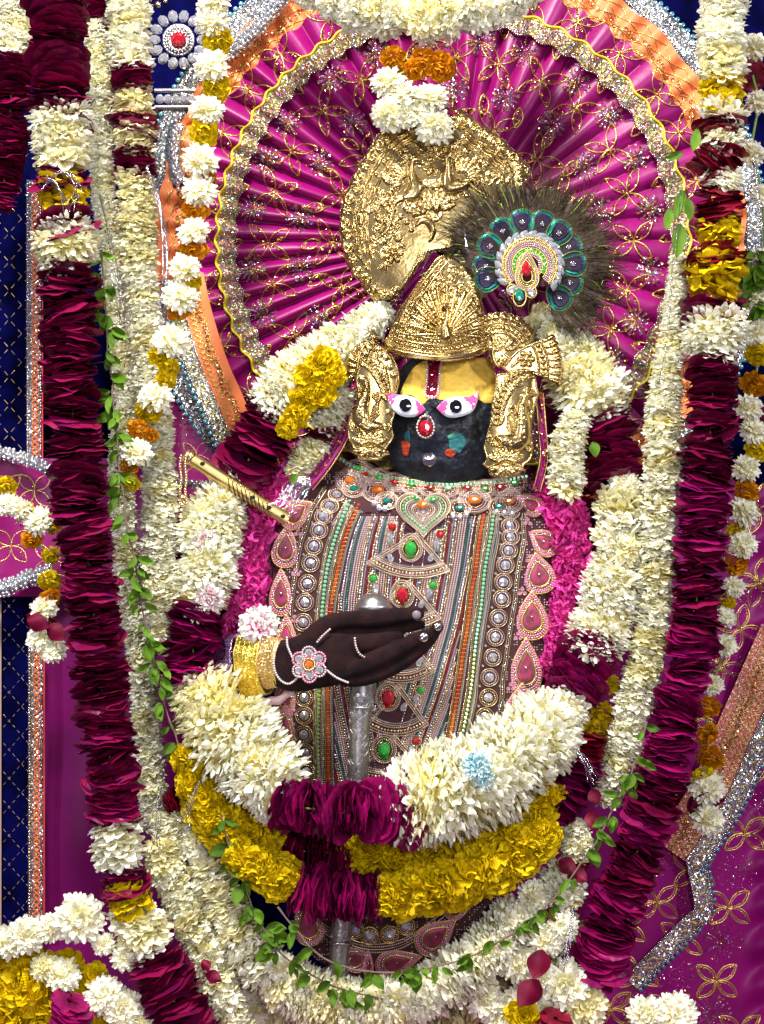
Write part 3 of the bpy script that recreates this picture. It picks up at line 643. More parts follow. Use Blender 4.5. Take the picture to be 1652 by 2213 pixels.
for nm, yy0, yy1, lab in (('trim_ribbon', 390, 1000, 'upper silver and orange zigzag trim beside the blue velvet'), ('trim_ribbon', 1400, 2020, 'lower orange zigzag trim between blue velvet and magenta satin')):
    x0 = 58 if yy0 < 1000 else 62; g = thing(nm, lab, 'ribbon', P(x0, yy1, .39)); up = yy0 < 1000
    plane('ribbon', x0, x0+32, yy0, yy1, lambda x, y: .395+0*x, M['sillace'], g, 5, 80)
    y = np.arange(yy0, yy1, 2.); zz = [tube(PN(x0+18+s_*8*(np.abs(((y/13+ph_) % 2)-1)*2-1), y, .388), 1.7*K, 4) for s_, ph_ in ((1, 0), (1, 1))]
    build('orange_zigzag', zz, mat('orange_thread', (.75, .16, .03), .5), g, kind='stuff')
    y = np.arange(yy0, yy1, 6.5); b = [stamps(ICO1, PN(x0+2+0*y, y, .385), 3.2*K)]+([stamps(ICO1, PN(x0+30+0*y, y, .385), 3*K)] if up else [])
    build('silver_beads', b, M['silverbead'] if up else M['goldbead'], g, kind='stuff')
    build('red_edge', [tube(PN(np.full(40, x0+34.), np.linspace(yy0, yy1, 40), .39), 2.2*K, 5)], mat('red_piping', (.7, .05, .04), .5), g)
sd = lambda x, y: .44+.010*np.sin(x/26+y/400)+.004*np.sin(y/60)
sl = plane('satin_hanging', 70, 420, 1000, 2300, sd, M['purple'], None, 70, 120); tag(sl, 'plain magenta satin hanging behind the long maroon garland', 'hanging')
lf = thing('embroidered_cloth', 'magenta cloth with gold rings between two silver ropes at left edge', 'cloth', P(50, 1280, .36))
cd = lambda x, y: .37+.012*np.sin(x/35+y/90)
plane('cloth', -60, 330, 990, 1290, cd, M['magenta'], lf, 60, 60)
em = Embroidery(lambda x, y, off: PN(x, y, cd(x, y)-(off+1)*K))
for x, y in ((25, 1180), (75, 1060), (10, 1060), (110, 1210)): em.petals(x, y, [.8+k*math.pi/2 for k in range(4)], 48, 24, idl, 2.2)
em.burst(60, 1130, 24, idl, 12); em.finish(lf)
em2 = plane('backing_cloth', 330, 640, 620, 1200, lambda x, y: .38+.01*np.sin(x/20), M['magenta'], None, 60, 40); tag(em2, 'magenta cloth with gold sequins behind the flute end', 'cloth')
ec = Embroidery(lambda x, y, off: PN(x, y, .38+.01*np.sin(x/20)-(off+1)*K))
ec.burst(400, 930, 34, idl, 18); ec.petals(425, 985, [.6, 2.2, 3.9, 5.4], 40, 18, idl); ec.petals(470, 1040, [.6, 2.2, 3.9, 5.4], 40, 18, idl); ec.finish(em2)
def rope_band(label, pts, d, rad):
    A = resample(cr(pts, 10), 10.5); q = PN(A[:, 0], A[:, 1], d); g = thing('silver_rope', label, 'trim', P(*pts[0], d))
    build('core', [tube(q, rad*K*.8, 10)], M['sillace'], g)
    b = []
    for k in range(5):
        a = math.pi*((k+.5)/5); b.append(stamps(ICO1, q+np.array([0, -math.sin(a)*rad*K, math.cos(a)*rad*K])+rng.normal(0, .0012, q.shape), rng.uniform(3.6, 5.6, len(q))*K))
    build('crystal_beads', b, M['crystal'], g, kind='stuff')
rope_band('upper silver beaded rope crossing the left edge below the velvet', [(-20, 975), (30, 985), (75, 1000), (120, 1022)], .33, 15)
rope_band('lower silver beaded rope crossing the left edge', [(-20, 1275), (30, 1265), (60, 1250), (110, 1235)], .33, 20)
rope_band('thin silver beaded rope behind the gold chain near the flute', [(330, 1040), (400, 1045), (470, 1050)], .3, 8)

# ---- top-left pendant and crystal bar on the blue wall
pe = thing('jewelled_pendant', 'round silver pendant with red centre stone on blue cloth at top left', 'pendant', P(385, 150, .34))
px, py = 386, 86
def gem(parent, name, m, x, y, d, r, sy=1.0, ang=0, drop=0, facets=8, h=.55, label=None, sx=1.0, table=.52):
    """faceted cut stone, table and crown facets, on its back cone"""
    n = facets; a = np.arange(n)*2*math.pi/n+.2; rings = []
    for rad, dep in ((1, .25), (1, 0), (.86, -.3*h), (table, -h)):
        aa = a+(math.pi/n if rad == .86 else 0); X = rad*np.cos(aa)*sx; Z = rad*np.sin(aa)*sy
        if drop: Z = np.where(Z < 0, Z*(1+drop*(-Z/sy)), Z); X = np.where(Z < 0, X*(1-.45*np.clip(-Z/sy/(1+drop), 0, 1)**1.3), X)
        c, s_ = math.cos(ang), math.sin(ang); rings.append(np.stack([x+r*(X*c-Z*s_), y+r*(X*s_+Z*c), np.full(n, dep*r)], 1))
    V = np.concatenate(rings+[np.array([[x, y, -h*r*1.05]])]); F4 = []
    for k in range(3):
        for i in range(n): F4.append([k*n+i, k*n+(i+1) % n, (k+1)*n+(i+1) % n, (k+1)*n+i])
    W_ = PN(V[:, 0], V[:, 1], d+V[:, 2]*K)
    F3 = [[3*n+i, 3*n+(i+1) % n, 4*n] for i in range(n)]
    f = np.array(F4); tri = np.vstack([f[:, [0, 1, 2]], f[:, [0, 2, 3]], np.array(F3)])
    return build(name, [(W_, tri)], M[m], parent, False, label=label)
t_ = thing
disc = Sheet([(px+36*math.cos(a), py+36*math.sin(a)) for a in np.linspace(0, 2*math.pi, 48, endpoint=False)], 1.6, lambda x, y: .335+0*x)
disc.band(2, 3, 3, period=9); disc.band(9, 4, 4, period=8, kind='bead'); disc.build('disc', M['silver'], pe)
gem(pe, 'red_stone', 'ruby', px, py, .33, 17, facets=10)
for i in range(14): a = i*2*math.pi/14; gem(pe, 'crystal', 'crystal', px+52*math.cos(a), py+52*math.sin(a), .335, 11, 1.25, a-math.pi/2, facets=8)
a = np.linspace(0, 2*math.pi, 18, endpoint=False); build('pearls', [stamps(ICO1, PN(px+22*np.cos(a), py+22*np.sin(a), .328), 3.3*K)], M['pearlw'], pe, kind='stuff')
br = thing('crystal_bar', 'silver bar with crystal row below the round pendant', 'trim', P(380, 235, .34))
build('bar', [tube(PN(np.linspace(335, 440, 20), np.full(20, 196.), .34), 6*K, 8), tube(PN(np.linspace(335, 440, 20), np.full(20, 232.), .34), 6*K, 8)], M['silver'], br)
for i in range(6): gem(br, 'crystal', 'crystal', 346+i*17, 214, .335, 9.5, 1.15, facets=8)
X = np.array([335, 400]); b = plane('wooden_ledge', 335, 400, 236, 262, lambda x, y: .36+0*x, M['wood'], None, 4, 4); tag(b, 'short dark wooden ledge under the crystal bar', 'ledge')
rope_band('silver lace trim running up at the top left corner of the fan', [(430, 140), (500, 110), (560, 60), (620, -10)], .31, 22)
rope_band('silver lace clump hanging beside the crystal bar on the blue wall', [(385, 270), (375, 330), (390, 400)], .34, 26)
g = thing('gold_trinket', 'small gold beaded trinket at the top edge above the pendant', 'trinket', P(350, 16, .34))
build('beads', [stamps(ICO2, PN(np.array([325, 342, 358.]), np.array([0, 10, 2.]), .33), np.array([6, 9, 6])*K)], M['goldbead'], g)
# ================================================================== STATUE
TL.update({'G': (713, 713, .327), 'A': (713.1, 226.9, .2714), 'B': (729.3, 637.5, .183), 'C': (1015.7, 648.3, .1831), 'D': (918.4, 351.2, .278), 'E': (507.8, 1269.6, .2976), 'F': (583.5, 999.5, .3663)})
statue = thing('deity_statue', 'dark stone temple deity with painted face and raised brown cloth hand amid the garlands', 'statue', P(890, 2130, .25))
def headD(x, y):
    u = (x-955)/165; v = (y-905)/185; q = np.clip(u*u+v*v, 0, .97)
    d = .115-.115*np.sqrt(1-q); nose = .018*np.exp(-((x-918)/30)**2-((y-925)/50)**2); lip = .007*np.exp(-((x-925)/45)**2-((y-1000)/13)**2)
    brow = .008*np.exp(-((y-868)/16)**2)*np.exp(-((x-930)/110)**2); sock = .010*(np.exp(-((x-878)/38)**2-((y-890)/22)**2)+np.exp(-((x-985)/38)**2-((y-890)/22)**2))
    return d-nose-lip-brow+sock+.0018*vnoise(x/22., y/22.)+.0014*vnoise(x/7., y/7.)
oval = [(955+126*math.copysign(abs(math.cos(a))**(1 if math.sin(a) < 0 else .5), math.cos(a)), 905+152*math.sin(a)) for a in np.linspace(0, 2*math.pi, 60, endpoint=False)]
Sheet(oval, 2.5, headD).build('head', M['stone'], statue, edge=8, ew=8, skirt=150)
tor = Sheet(cr([(640, 1040), (880, 1020), (1130, 1040), (1180, 1250), (1150, 1700), (1000, 2060), (760, 2090), (640, 1900), (600, 1400)], 8, True), 10, lambda x, y: .20-.06*np.sqrt(np.clip(1-((x-890)/330)**2, 0, 1)))
tor.build('body', M['stone'], statue, skirt=150)
fp = Sheet(cr(TT('G', [(466, 440), (480, 380), (515, 310), (560, 245), (640, 200), (800, 190), (960, 185), (1060, 195), (1090, 300), (1088, 400), (1078, 470), (1030, 484), (975, 458), (860, 450), (740, 462), (690, 448), (640, 470), (610, 492), (540, 430)]), 6, True), 1.8, lambda x, y: headD(x, y)-.003)
fp.H += 1.2*vnoise(fp.X/9, fp.Y/6)+.6*vnoise(fp.X/3, fp.Y/3); fp.build('sandalwood_paste', M['paste'], statue, edge=2, ew=3, skirt=4)
# painted enamel eyes
def eye(sx, tip, corner, low, up, pup):
    o = cr([tip, up[0], up[1], corner, low[0], low[1], low[2]], 8, True)
    cx, cy = pup
    dep = lambda x, y: .016-.024*np.sqrt(np.clip(1-((x-cx)/52)**2-((y-cy-2)/34)**2, 0, 1))
    e = Sheet(o, 1.1, dep).build('eye', M['eyewhite'], statue, edge=4, ew=4, skirt=12)
    Sheet([(cx+13.2*math.cos(a), cy+14*math.sin(a)) for a in np.linspace(0, 2*math.pi, 40, endpoint=False)], .9, lambda x, y: dep(x, y)-.0016).build('pupil', M['eyeblack'], e, edge=1, ew=1.5, skirt=2)
    return e, dep
G_ = lambda *p: TT('G', p)
def eye2(pts, pup):
    o = []
    P4 = TT('G', pts); n = len(P4)     # sharp ends: tip first, corner marked by index
    k = pup[2]; a = cr(P4[:k+1], 8); b = cr(P4[k:]+P4[:1], 8); o = np.vstack([a[:-1], b[:-1]]); cx, cy = T('G', pup[0], pup[1])
    dep = lambda x, y: -.014-.022*np.sqrt(np.clip(1-((x-cx)/56)**2-((y-cy-2)/34)**2, 0, 1))
    e = Sheet(o, 1.0, dep).build('eye', M['eyewhite'], statue, edge=3, ew=3, skirt=34)
    Sheet([(cx+13.4*math.cos(a), cy+14.6*math.sin(a)) for a in np.linspace(0, 2*math.pi, 40, endpoint=False)], .9, lambda x, y: dep(x, y)-.0026).build('pupil', M['eyeblack'], e, edge=.3, ew=1, skirt=3)
    return e, dep
e1, dp1 = eye2([(370, 388), (430, 425), (530, 437), (590, 472), (634, 527), (560, 574), (470, 566), (410, 512), (382, 450)], (500, 497, 4))
e2, dp2 = eye2([(983, 404), (920, 443), (840, 440), (760, 463), (706, 516), (770, 572), (840, 578), (930, 548), (970, 490)], (833, 506, 4))
def pinkc(pts, e, dp): Sheet(np.array(TT('G', pts)), .8, lambda x, y: dp(x, y)-.0018).build('pink_corner', M['eyepink'], e, edge=.3, ew=1, skirt=2)
pinkc([(371, 391), (400, 408), (430, 426), (458, 433), (440, 450), (422, 452), (428, 470), (418, 486), (404, 490), (398, 483), (384, 450)], e1, dp1)
pinkc([(632, 527), (610, 495), (585, 471), (562, 458), (572, 480), (566, 492), (580, 506), (576, 524), (590, 532), (583, 552), (568, 566), (600, 556)], e1, dp1)
pinkc([(982, 407), (950, 428), (920, 444), (880, 441), (895, 455), (903, 470), (918, 470), (926, 488), (940, 490), (936, 508), (950, 520), (968, 492), (976, 450)], e2, dp2)
pinkc([(708, 516), (735, 484), (762, 464), (782, 456), (775, 475), (783, 490), (768, 500), (775, 522), (758, 528), (764, 545), (752, 556), (730, 541)], e2, dp2)
# tilak, nose jewel, chin stone
tk = cr(TT(5, [(706, 728), (777, 728), (772, 800), (765, 880), (758, 930), (735, 953), (702, 945), (690, 925), (697, 880), (704, 800)]), 5, True)
tkd = lambda x, y: headD(x, y)-.009
tl = Sheet(tk, 1.5, tkd).build('tilak', M['ruby'], statue, edge=2, ew=2, skirt=8)
q = resample(tk, 5.4, True); build('crystal_beads', [stamps(ICO1, PN(q[:, 0], q[:, 1], tkd(q[:, 0], q[:, 1])-.003), 3.0*K)], M['pearl'], tl, kind='stuff')
M['tilak'] = mat('tilak_red', (.16, .0, .015), .1, Coat_Weight=1); tl.data.materials[0] = M['tilak']
nj = gem(statue, 'nose_jewel', 'ruby', 920, 925, -.034, 14.5, 1.2, facets=12, drop=0, h=.45)
a = np.linspace(0, 2*math.pi, 20, endpoint=False); drop = np.stack([920+18.5*np.cos(a), 924+22*np.sin(a)-3*(np.sin(a) < -.8)], 1)
build('crystal_beads', [stamps(ICO1, PN(drop[:, 0], drop[:, 1], -.03), 2.8*K), stamps(ICO1, PN([920, 920], [896, 900], -.03), 2.6*K)], M['pearl'], nj, kind='stuff')
build('setting', [tube(PN(drop[:, 0], drop[:, 1], -.026), 3*K, 6, True)], M['gold'], nj)
cs = gem(statue, 'chin_stone', 'silverbead', 928, 993, float(headD(928, 993))-.006, 15.5, facets=14, h=.5, table=.08)
M['tealpaint'] = mat('teal_paste', (.015, .13, .14), .8); M['redpaint'] = mat('orange_paste', (.42, .045, .01), .9); M['greenpaint'] = mat('mint_paste', (.07, .32, .15), .8)
def dab(pts, m):
    s = Sheet(cr(pts, 5, True), 1., lambda x, y: headD(x, y)-.0028); s.H += .8*vnoise(s.X/2.5, s.Y/2.5); s.build('paint_dab', M[m], statue, edge=1, ew=1.5, skirt=3)
dab(TT('B', [(792, 1650), (835, 1600), (860, 1650), (855, 1725), (805, 1725)]), 'tealpaint')
dab(TT('B', [(762, 1725), (855, 1745), (850, 1830), (830, 1900), (780, 1890), (765, 1800)]), 'redpaint')
dab(TT(5, [(835, 1150), (880, 1145), (915, 1180), (905, 1220), (875, 1255), (830, 1235), (820, 1180)]), 'tealpaint')
dab(TT(5, [(812, 1165), (850, 1145), (900, 1160), (915, 1190), (900, 1205), (880, 1172), (835, 1178)]), 'greenpaint')
dab(TT(5, [(805, 1240), (850, 1230), (860, 1255), (835, 1280), (803, 1265)]), 'redpaint')

# ================================================================== JEWELLED CAPE
def capeD(x, y):
    u = np.clip(np.abs(x-895)/335, 0, .985)
    return .005+.12*(1-np.sqrt(1-u*u))+.07*np.clip((1120-y)/110, 0, 1.1)**1.6+.05*np.clip((y-1900)/200, 0, 1.2)**2
def CS(x, y, off=0): return PN(x, y, capeD(np.asarray(x, float), np.asarray(y, float))-np.asarray(off)*K)
cape = thing('jewelled_cape', 'dark velvet cape covered in pearls, rhinestones and coloured stones on the statue', 'cape', P(870, 2110, .1))
co_ = cr([(612, 1085), (650, 1045), (700, 1015), (745, 1001), (780, 1008), (860, 1026), (930, 1034), (1035, 1030), (1120, 1022), (1165, 1060), (1190, 1110), (1195, 1200), (1190, 1400), (1165, 1600), (1130, 1780), (1080, 1920), (985, 2040), (860, 2108), (760, 2108), (670, 2060), (630, 1950), (605, 1750), (592, 1500), (590, 1250)], 8, True)
Sheet(co_, 5, capeD).build('velvet_panel', M['velvet'], cape, edge=6, ew=6, skirt=30)
BD = {}
_cv = np.array([[x, y, z] for x in (-1, 1) for y in (-.6, .2) for z in (-1, 1)])*np.array([1, 1, .92]); _cv[[0, 1, 4, 5]] *= [.75, 1, .75]
CUBE = (_cv, np.array([[0, 1, 3, 2], [4, 6, 7, 5], [0, 4, 5, 1], [2, 3, 7, 6], [0, 2, 6, 4], [1, 5, 7, 3]]))
def beads(pts, r, gap, kind, closed=False, off=1.5):
    q = resample(np.asarray(pts, float), gap, closed); BD.setdefault(kind, []).append((CS(q[:, 0], q[:, 1], off), np.full(len(q), r*K)))
THR = []; M['capethread'] = mat('pale_gold_thread', (.62, .50, .24), .3, .9)
def thread(pts, r=1.2, closed=False, off=1.2):
    r = r*.78; q = resample(np.asarray(pts, float), 5, closed); THR.append(tube(CS(q[:, 0], q[:, 1], off), r*K, 5, closed))
def circ(x, y, r, ry=None, n=40):
    a = np.arange(n)*2*math.pi/n; return np.stack([x+r*np.cos(a), y+(ry or r)*np.sin(a)], 1)
cols = {}
cols['rl'] = TT(8, [(530, 150), (495, 205), (465, 255), (445, 320), (420, 395), (405, 475), (390, 572), (378, 660), (370, 755), (365, 850), (365, 940), (370, 1030), (375, 1110), (375, 1195), (372, 1285), (378, 1370), (385, 1460), (395, 1550)])
cols['rr'] = TT(8, [(1350, 235), (1347, 300), (1350, 352), (1340, 415), (1325, 485), (1315, 565), (1308, 645), (1292, 735), (1278, 825), (1265, 920), (1250, 1015), (1245, 1110), (1228, 1200), (1205, 1290), (1180, 1380), (1150, 1470)])
cols['ml'] = TT(8, [(600, 165), (560, 250), (520, 360), (495, 450), (480, 520), (465, 640), (455, 760), (450, 900), (445, 1100), (440, 1250), (440, 1400), (445, 1600)])
cols['mr'] = TT(8, [(1270, 235), (1258, 330), (1240, 430), (1225, 530), (1210, 680), (1185, 850), (1165, 1050), (1130, 1250), (1100, 1370), (1050, 1560)])
cols['ol'] = TT(8, [(632, 200), (595, 280), (565, 370), (545, 450), (525, 550), (505, 650), (495, 760), (488, 950), (485, 1100), (488, 1280), (490, 1450), (500, 1600)])
cols['or'] = TT(8, [(1222, 250), (1208, 330), (1195, 420), (1185, 500), (1165, 620), (1150, 750), (1125, 900), (1105, 1050), (1075, 1230), (1050, 1350), (1000, 1540)])
def offset(c, o):
    c = np.asarray(c, float); t = np.gradient(c, axis=0); t /= np.linalg.norm(t, axis=1)[:, None]; return c+np.stack([-t[:, 1], t[:, 0]], 1)*o
for side, s_ in (('l', -1), ('r', 1)):
    for key, m, r, gap in (('m'+side, 'mint', 4.3, 9.2), ('o'+side, 'redsq', 4.1, 9)):
        c = cr(cols[key], 8); q = resample(c, gap)
        kk = m
        pos = CS(q[:, 0], q[:, 1], 1.5)
        if m == 'redsq':   # square stones
            build('orange_stone_column', [stamps(CUBE, pos, r*K)], M['redsq'], cape, False, kind='stuff')
            bars = [tube(CS([a-4.5, a+4.5], [b, b], 2.5), .8*K, 4) for a, b in (q+[0, gap/2])]
            build('gold_bars', bars, M['goldthread'], cape, kind='stuff')
        else:
            h = len(pos)//2
            for pp, mm in ((pos[:h], 'mint'), (pos[h:], 'lime')): build('green_stone_column', [stamps(ICO1, pp, r*K, (1, .5, 1))], M[mm], cape, False, kind='stuff')
        for o in (-6.3, 6.3): thread(offset(c, o), 1.1)
        for o in (-9.5, 9.6): beads(offset(c, o), 1.9, 4.3, 'crystal' if o < 0 else 'goldbead')
    c = cr(cols['r'+side], 6)
    for o in (-25, 25): thread(offset(c, o), 1.3)
    beads(offset(c, 29*-s_), 2.2, 4.8, 'silverbead'); thread(offset(c, 33*-s_), 1.1); beads(offset(c, -29*-s_), 2.1, 4.6, 'crystal')
    for i, (x, y) in enumerate(cols['r'+side]):
        nxt = cols['r'+side][min(i+1, len(cols['r'+side])-1)]; ry = 17 if i > 3 else 13+i
        d0 = float(capeD(np.array(x), np.array(y)))
        g_ = gem(cape, 'rhinestone', 'crystal', x, y, d0-.004, 10.2, min(1, ry/17), facets=12, h=.6, table=.1, ang=random.random())
        a = circ(x, y, 19, ry*1.12); build('gold_rim', [tube(CS(a[:, 0], a[:, 1], 2), 1.1*K, 5, True)], M['capethread'], g_)
        a = resample(circ(x, y, 14.3, ry*.86), 4.6, True); build('bead_ring', [stamps(ICO1, CS(a[:, 0], a[:, 1], 2), 2*K)], M['goldbead'] if y > 1500 else M['pearl'], g_, kind='stuff')
        for o in (-22, 22): beads([(x+o, y+ry+1), (x+o+1, y+ry+2)], 2.6, 3, 'crystal')
# draped strands
cl = cr(cols['ol'], 8); crr = cr(cols['or'], 8); yl = np.linspace(1118, 1700, 60)
xl = np.interp(yl, cl[:, 1], cl[:, 0])+10; xr = np.interp(yl, crr[:, 1], crr[:, 0])-10; xc = np.interp(yl, [1118, 1300, 1700], [888, 872, 835])
kinds = ['silverbead', 'pearl', 'goldbead', 'garnet', 'crystal', 'pearl', 'silverbead', 'goldbead', 'tealb', 'pearl', 'crystal']
M['garnet'] = mat('garnet_bead', (.25, .005, .02), .12, .3, Coat_Weight=1); M['tealb'] = mat('teal_bead', (.01, .13, .11), .12, .3, Coat_Weight=1)
t_ = (yl-yl[0])/(yl[-1]-yl[0])
for side, xe in (('l', xl), ('r', xr)):
    for k in range(46):
        f = .10+k*.038-(.62 if side == 'r' else .52)*t_**1.1+.16*np.sin(math.pi*t_); m = (f > .06) & (f < .97)
        if m.sum() < 4: continue
        pts = np.stack([xc+(xe-xc)*f, yl], 1)[m]; kd = kinds[(k*7) % len(kinds)]; big = kd == 'silverbead' or kd == 'pearlw'
        beads(pts, 3.0 if big else 2.2, 6.2 if big else 4.7, kd)
# centre fan plates
def cfan(apex, L_, R_, arc, gx, gy, gm, gr=14):
    ax, ay = apex; poly = [apex, L_]+[((L_[0]*(1-t)+R_[0]*t), (L_[1]*(1-t)+R_[1]*t)+arc*4*t*(1-t)) for t in np.linspace(0, 1, 12)]+[R_]
    P0 = Sheet(cr(poly, 1, True), 3, lambda x, y: capeD(x, y)-.004)
    pl = P0.build('fan_plate', M['velvet'], cape, edge=1, ew=2, skirt=4)
    def arcp(s): return [(ax+(L_[0]*(1-t)+R_[0]*t-ax)*s, ay+((L_[1]*(1-t)+R_[1]*t)+arc*4*t*(1-t)-ay)*s) for t in np.linspace(0, 1, 16)]
    for s, kd, r in ((1, 'T', 0), (.955, 'pearl', 2.2), (.90, 'goldbead', 3.4), (.84, 'pearl', 2.1), (.80, 'T', 0), (.76, 'crystal', 2)):
        if kd == 'T': thread(arcp(s), 1.2, off=6)
        else: beads(arcp(s), r, r*2.15, kd, off=6)
    for E_ in (L_, R_):
        for o, kd in ((0, 'T'), (5, 'pearl'), (9, 'T')):
            sg = 1 if E_ is L_ else -1
            ln = offset(np.linspace(apex, E_, 8), -o*sg)
            thread(ln, 1.2, off=6) if kd == 'T' else beads(ln, 2, 4.4, kd, off=6)
    gem(cape, 'centre_stone', gm, gx, gy, float(capeD(np.array(gx), np.array(gy)))-.010, gr, 1.25, math.pi, .35, 10, h=.6)
    for r, kd, br in ((gr+5.5, 'goldbead', 2.1), (gr+10, 'T', 1), (gr+14, 'pearl', 2.2)):
        tt_ = np.linspace(0, 2*math.pi, 36, endpoint=False); rr2 = r*(1+.22*np.clip(-np.sin(tt_), 0, 1)**3); c = np.stack([gx+rr2*np.cos(tt_)*.93, gy+rr2*np.sin(tt_)], 1)
        thread(c, 1.1, True, off=6) if kd == 'T' else beads(c, br, br*2.2, kd, True, off=6)
    for sg in (-1, 1):
        x = gx+sg*(abs(R_[0]-L_[0])*.24); y = gy+20; gem(cape, 'side_drop', 'crystal', x, y, float(capeD(np.array(x), np.array(y)))-.009, 7, 1.3, sg*.5, .4, 8)
cfan(T(8, 905, 330), T(8, 668, 472), T(8, 1063, 510), 24, *T(8, 878, 408), 'emerald', 13)
cfan(T(8, 868, 555), T(8, 650, 740), T(8, 1022, 735), 24, *T(8, 838, 628), 'ruby', 13)
cfan(T(8, 850, 800), T(8, 690, 1000), T(8, 995, 985), 22, *T(8, 845, 900), 'emerald', 12)
cfan(T(8, 820, 1045), T(8, 655, 1240), T(8, 962, 1238), 24, *T(8, 770, 1112), 'ruby', 14)
cfan(T(8, 800, 1285), T(8, 600, 1470), T(8, 940, 1440), 22, *T(8, 752, 1357), 'emerald', 14)
for x, y, m in [(790, 305, 'ruby'), (1018, 340, 'ruby'), (700, 548, 'emerald'), (982, 580, 'emerald'), (925, 1075, 'emerald'), (903, 1315, 'ruby')]:
    x, y = T(8, x, y); gem(cape, 'round_stone', m, x, y, float(capeD(np.array(x), np.array(y)))-.008, 8, facets=10); beads(circ(x, y, 11), 1.9, 4.2, 'goldbead', True, 5)
for x, y in [(780, 355), (1000, 385), (713, 595), (965, 618), (902, 1120), (882, 1360)]:
    x, y = T(8, x, y); gem(cape, 'clear_drop', 'crystal', x, y, float(capeD(np.array(x), np.array(y)))-.008, 8, 1.5, math.pi, .4, 8); beads(circ(x, y, 11, 15), 1.5, 3.4, 'goldbead', True, 4)
# collar: rows along the neckline, scallops with stones
neck = cr(TT(8, [(540, -40), (600, 2), (680, 30), (800, 62), (960, 86), (1120, 90), (1280, 76), (1420, 52)]), 8)
collar = Sheet(cr(TT(8, [(520, -30), (600, 5), (800, 62), (960, 86), (1120, 88), (1280, 76), (1420, 50), (1450, 130), (1420, 235), (1290, 225), (1180, 235), (1060, 250), (1040, 290), (912, 340), (800, 260), (780, 225), (660, 235), (560, 170), (460, 110), (455, 40)]), 5, True), 4, lambda x, y: capeD(x, y)-.0035)
collar.build('collar', M['velvet'], cape, edge=1, ew=2, skirt=4)
for o, kd, r in ((2, 'T', 0), (11, 'T', 0), (14.5, 'garnet', 1.9), (18, 'T', 0)):
    c = offset(neck, o); thread(c, 1.3, off=5) if kd == 'T' else beads(c, r, 4, kd, off=5)
c = offset(neck, 6.5); q = resample(c, 8.5)
build('neck_stones', [stamps((CUBE[0]*[.8, .6, .9], CUBE[1]), CS(q[:, 0], q[:, 1], 5), 4.2*K)], M['mint'], cape, False, kind='stuff')
for x, y, m, r in [(518, 35, 'emerald', 7), (568, 65, 'ruby', 5), (643, 88, 'emerald', 7), (733, 113, 'ruby', 7), (835, 128, 'emerald', 7), (945, 147, 'ruby', 7), (1052, 150, 'mint', 7), (1165, 148, 'ruby', 7), (1270, 155, 'emerald', 7), (1360, 145, 'ruby', 8), (1445, 120, 'emerald', 8),
                   (470, 105, 'amber', 9), (495, 152, 'teal', 8), (638, 160, 'amber', 12), (688, 225, 'teal', 8), (1120, 268, 'teal', 8), (1208, 222, 'amber', 12), (1355, 258, 'teal', 8), (1415, 228, 'amber', 9)]:
    x, y = T('F', x, y); gem(cape, 'collar_stone', m, x, y, float(capeD(np.array(x), np.array(y)))-.010, r, .8, 0, 0, 8, sx=1.25)
    for k in range(3 if r > 8 else 2):
        rr3 = r+4.5+k*5; beads(circ(x, y, rr3*1.18, rr3*.95), 1.9, 4.1, ['goldbead', 'pearl', 'pearl'][k], True, 5.5)
    thread(circ(x, y, (rr3+3.2)*1.18, (rr3+3.2)*.95), 1.0, True, off=5.5)
    if y < 1062:
        for k in range(5): beads(circ(x+k*0, y, 27+0*k, 20), 1.8, 4.2, 'pearl', True, 5)
def heart(s, n=48):
    t = np.linspace(0, 2*math.pi, n, endpoint=False); X = 16*np.sin(t)**3; Y = -(13*np.cos(t)-5*np.cos(2*t)-2*np.cos(3*t)-np.cos(4*t))
    cx, cy = T('F', 905, 292); return np.stack([cx+X*s*1.02, cy+Y*s*.95], 1)
Sheet(heart(3.6), 3, lambda x, y: capeD(x, y)-.007).build('heart_plate', M['velvet'], cape, edge=1, ew=2, skirt=4)
for s, kd, r in ((3.6, 'T', 0), (3.35, 'pearl', 2.1), (3.05, 'T', 0), (2.7, 'mint', 3.4), (2.38, 'T', 0), (2.1, 'pearl', 2), (1.8, 'crystal', 2), (1.55, 'T', 0), (1.3, 'pearl', 1.9), (1.0, 'goldbead', 1.9), (.72, 'pearl', 1.9), (.45, 'crystal', 1.9), (.2, 'pearl', 1.9)):
    thread(heart(s), 1.2, True, off=9) if kd == 'T' else beads(heart(s), r, r*2.2, kd, True, off=9)
x, y = T('F', 900, 250); gem(cape, 'centre_stone', 'amber', x, y, float(capeD(np.array(x), np.array(y)))-.016, 12, .8, 0, .3, 9)
for fx, fy in ((865, 208), (962, 218)): x, y = T('F', fx, fy); gem(cape, 'round_stone', 'emerald', x, y, float(capeD(np.array(x), np.array(y)))-.016, 7.5, .7, 0, 0, 9)
for x0, y0, s_ in ((615, 245, 1), (645, 270, 1), (680, 275, 1), (705, 262, 1), (1080, 315, 1), (1120, 320, 1), (1160, 305, 1), (1340, 290, 1), (1385, 295, 1), (1430, 300, 1)):
    x, y = T('F', x0, y0); gem(cape, 'collar_stone', 'crystal', x, y, float(capeD(np.array(x), np.array(y)))-.006, 6.5, facets=8)
# random dense pearls where the panel would show bare (collar field)
q = rng.uniform([700, 1020], [1150, 1085], (1500, 2)); nk = np.interp(q[:, 0], neck[:, 0], neck[:, 1]); keep = (q[:, 1] > nk+22) & (q[:, 1] < nk+62); q = q[keep]
g2 = np.round(q/4.6)*4.6; g2 = np.unique(g2, axis=0); BD.setdefault('pearl', []).append((CS(g2[:, 0], g2[:, 1], 4.2), np.full(len(g2), 1.8*K)))
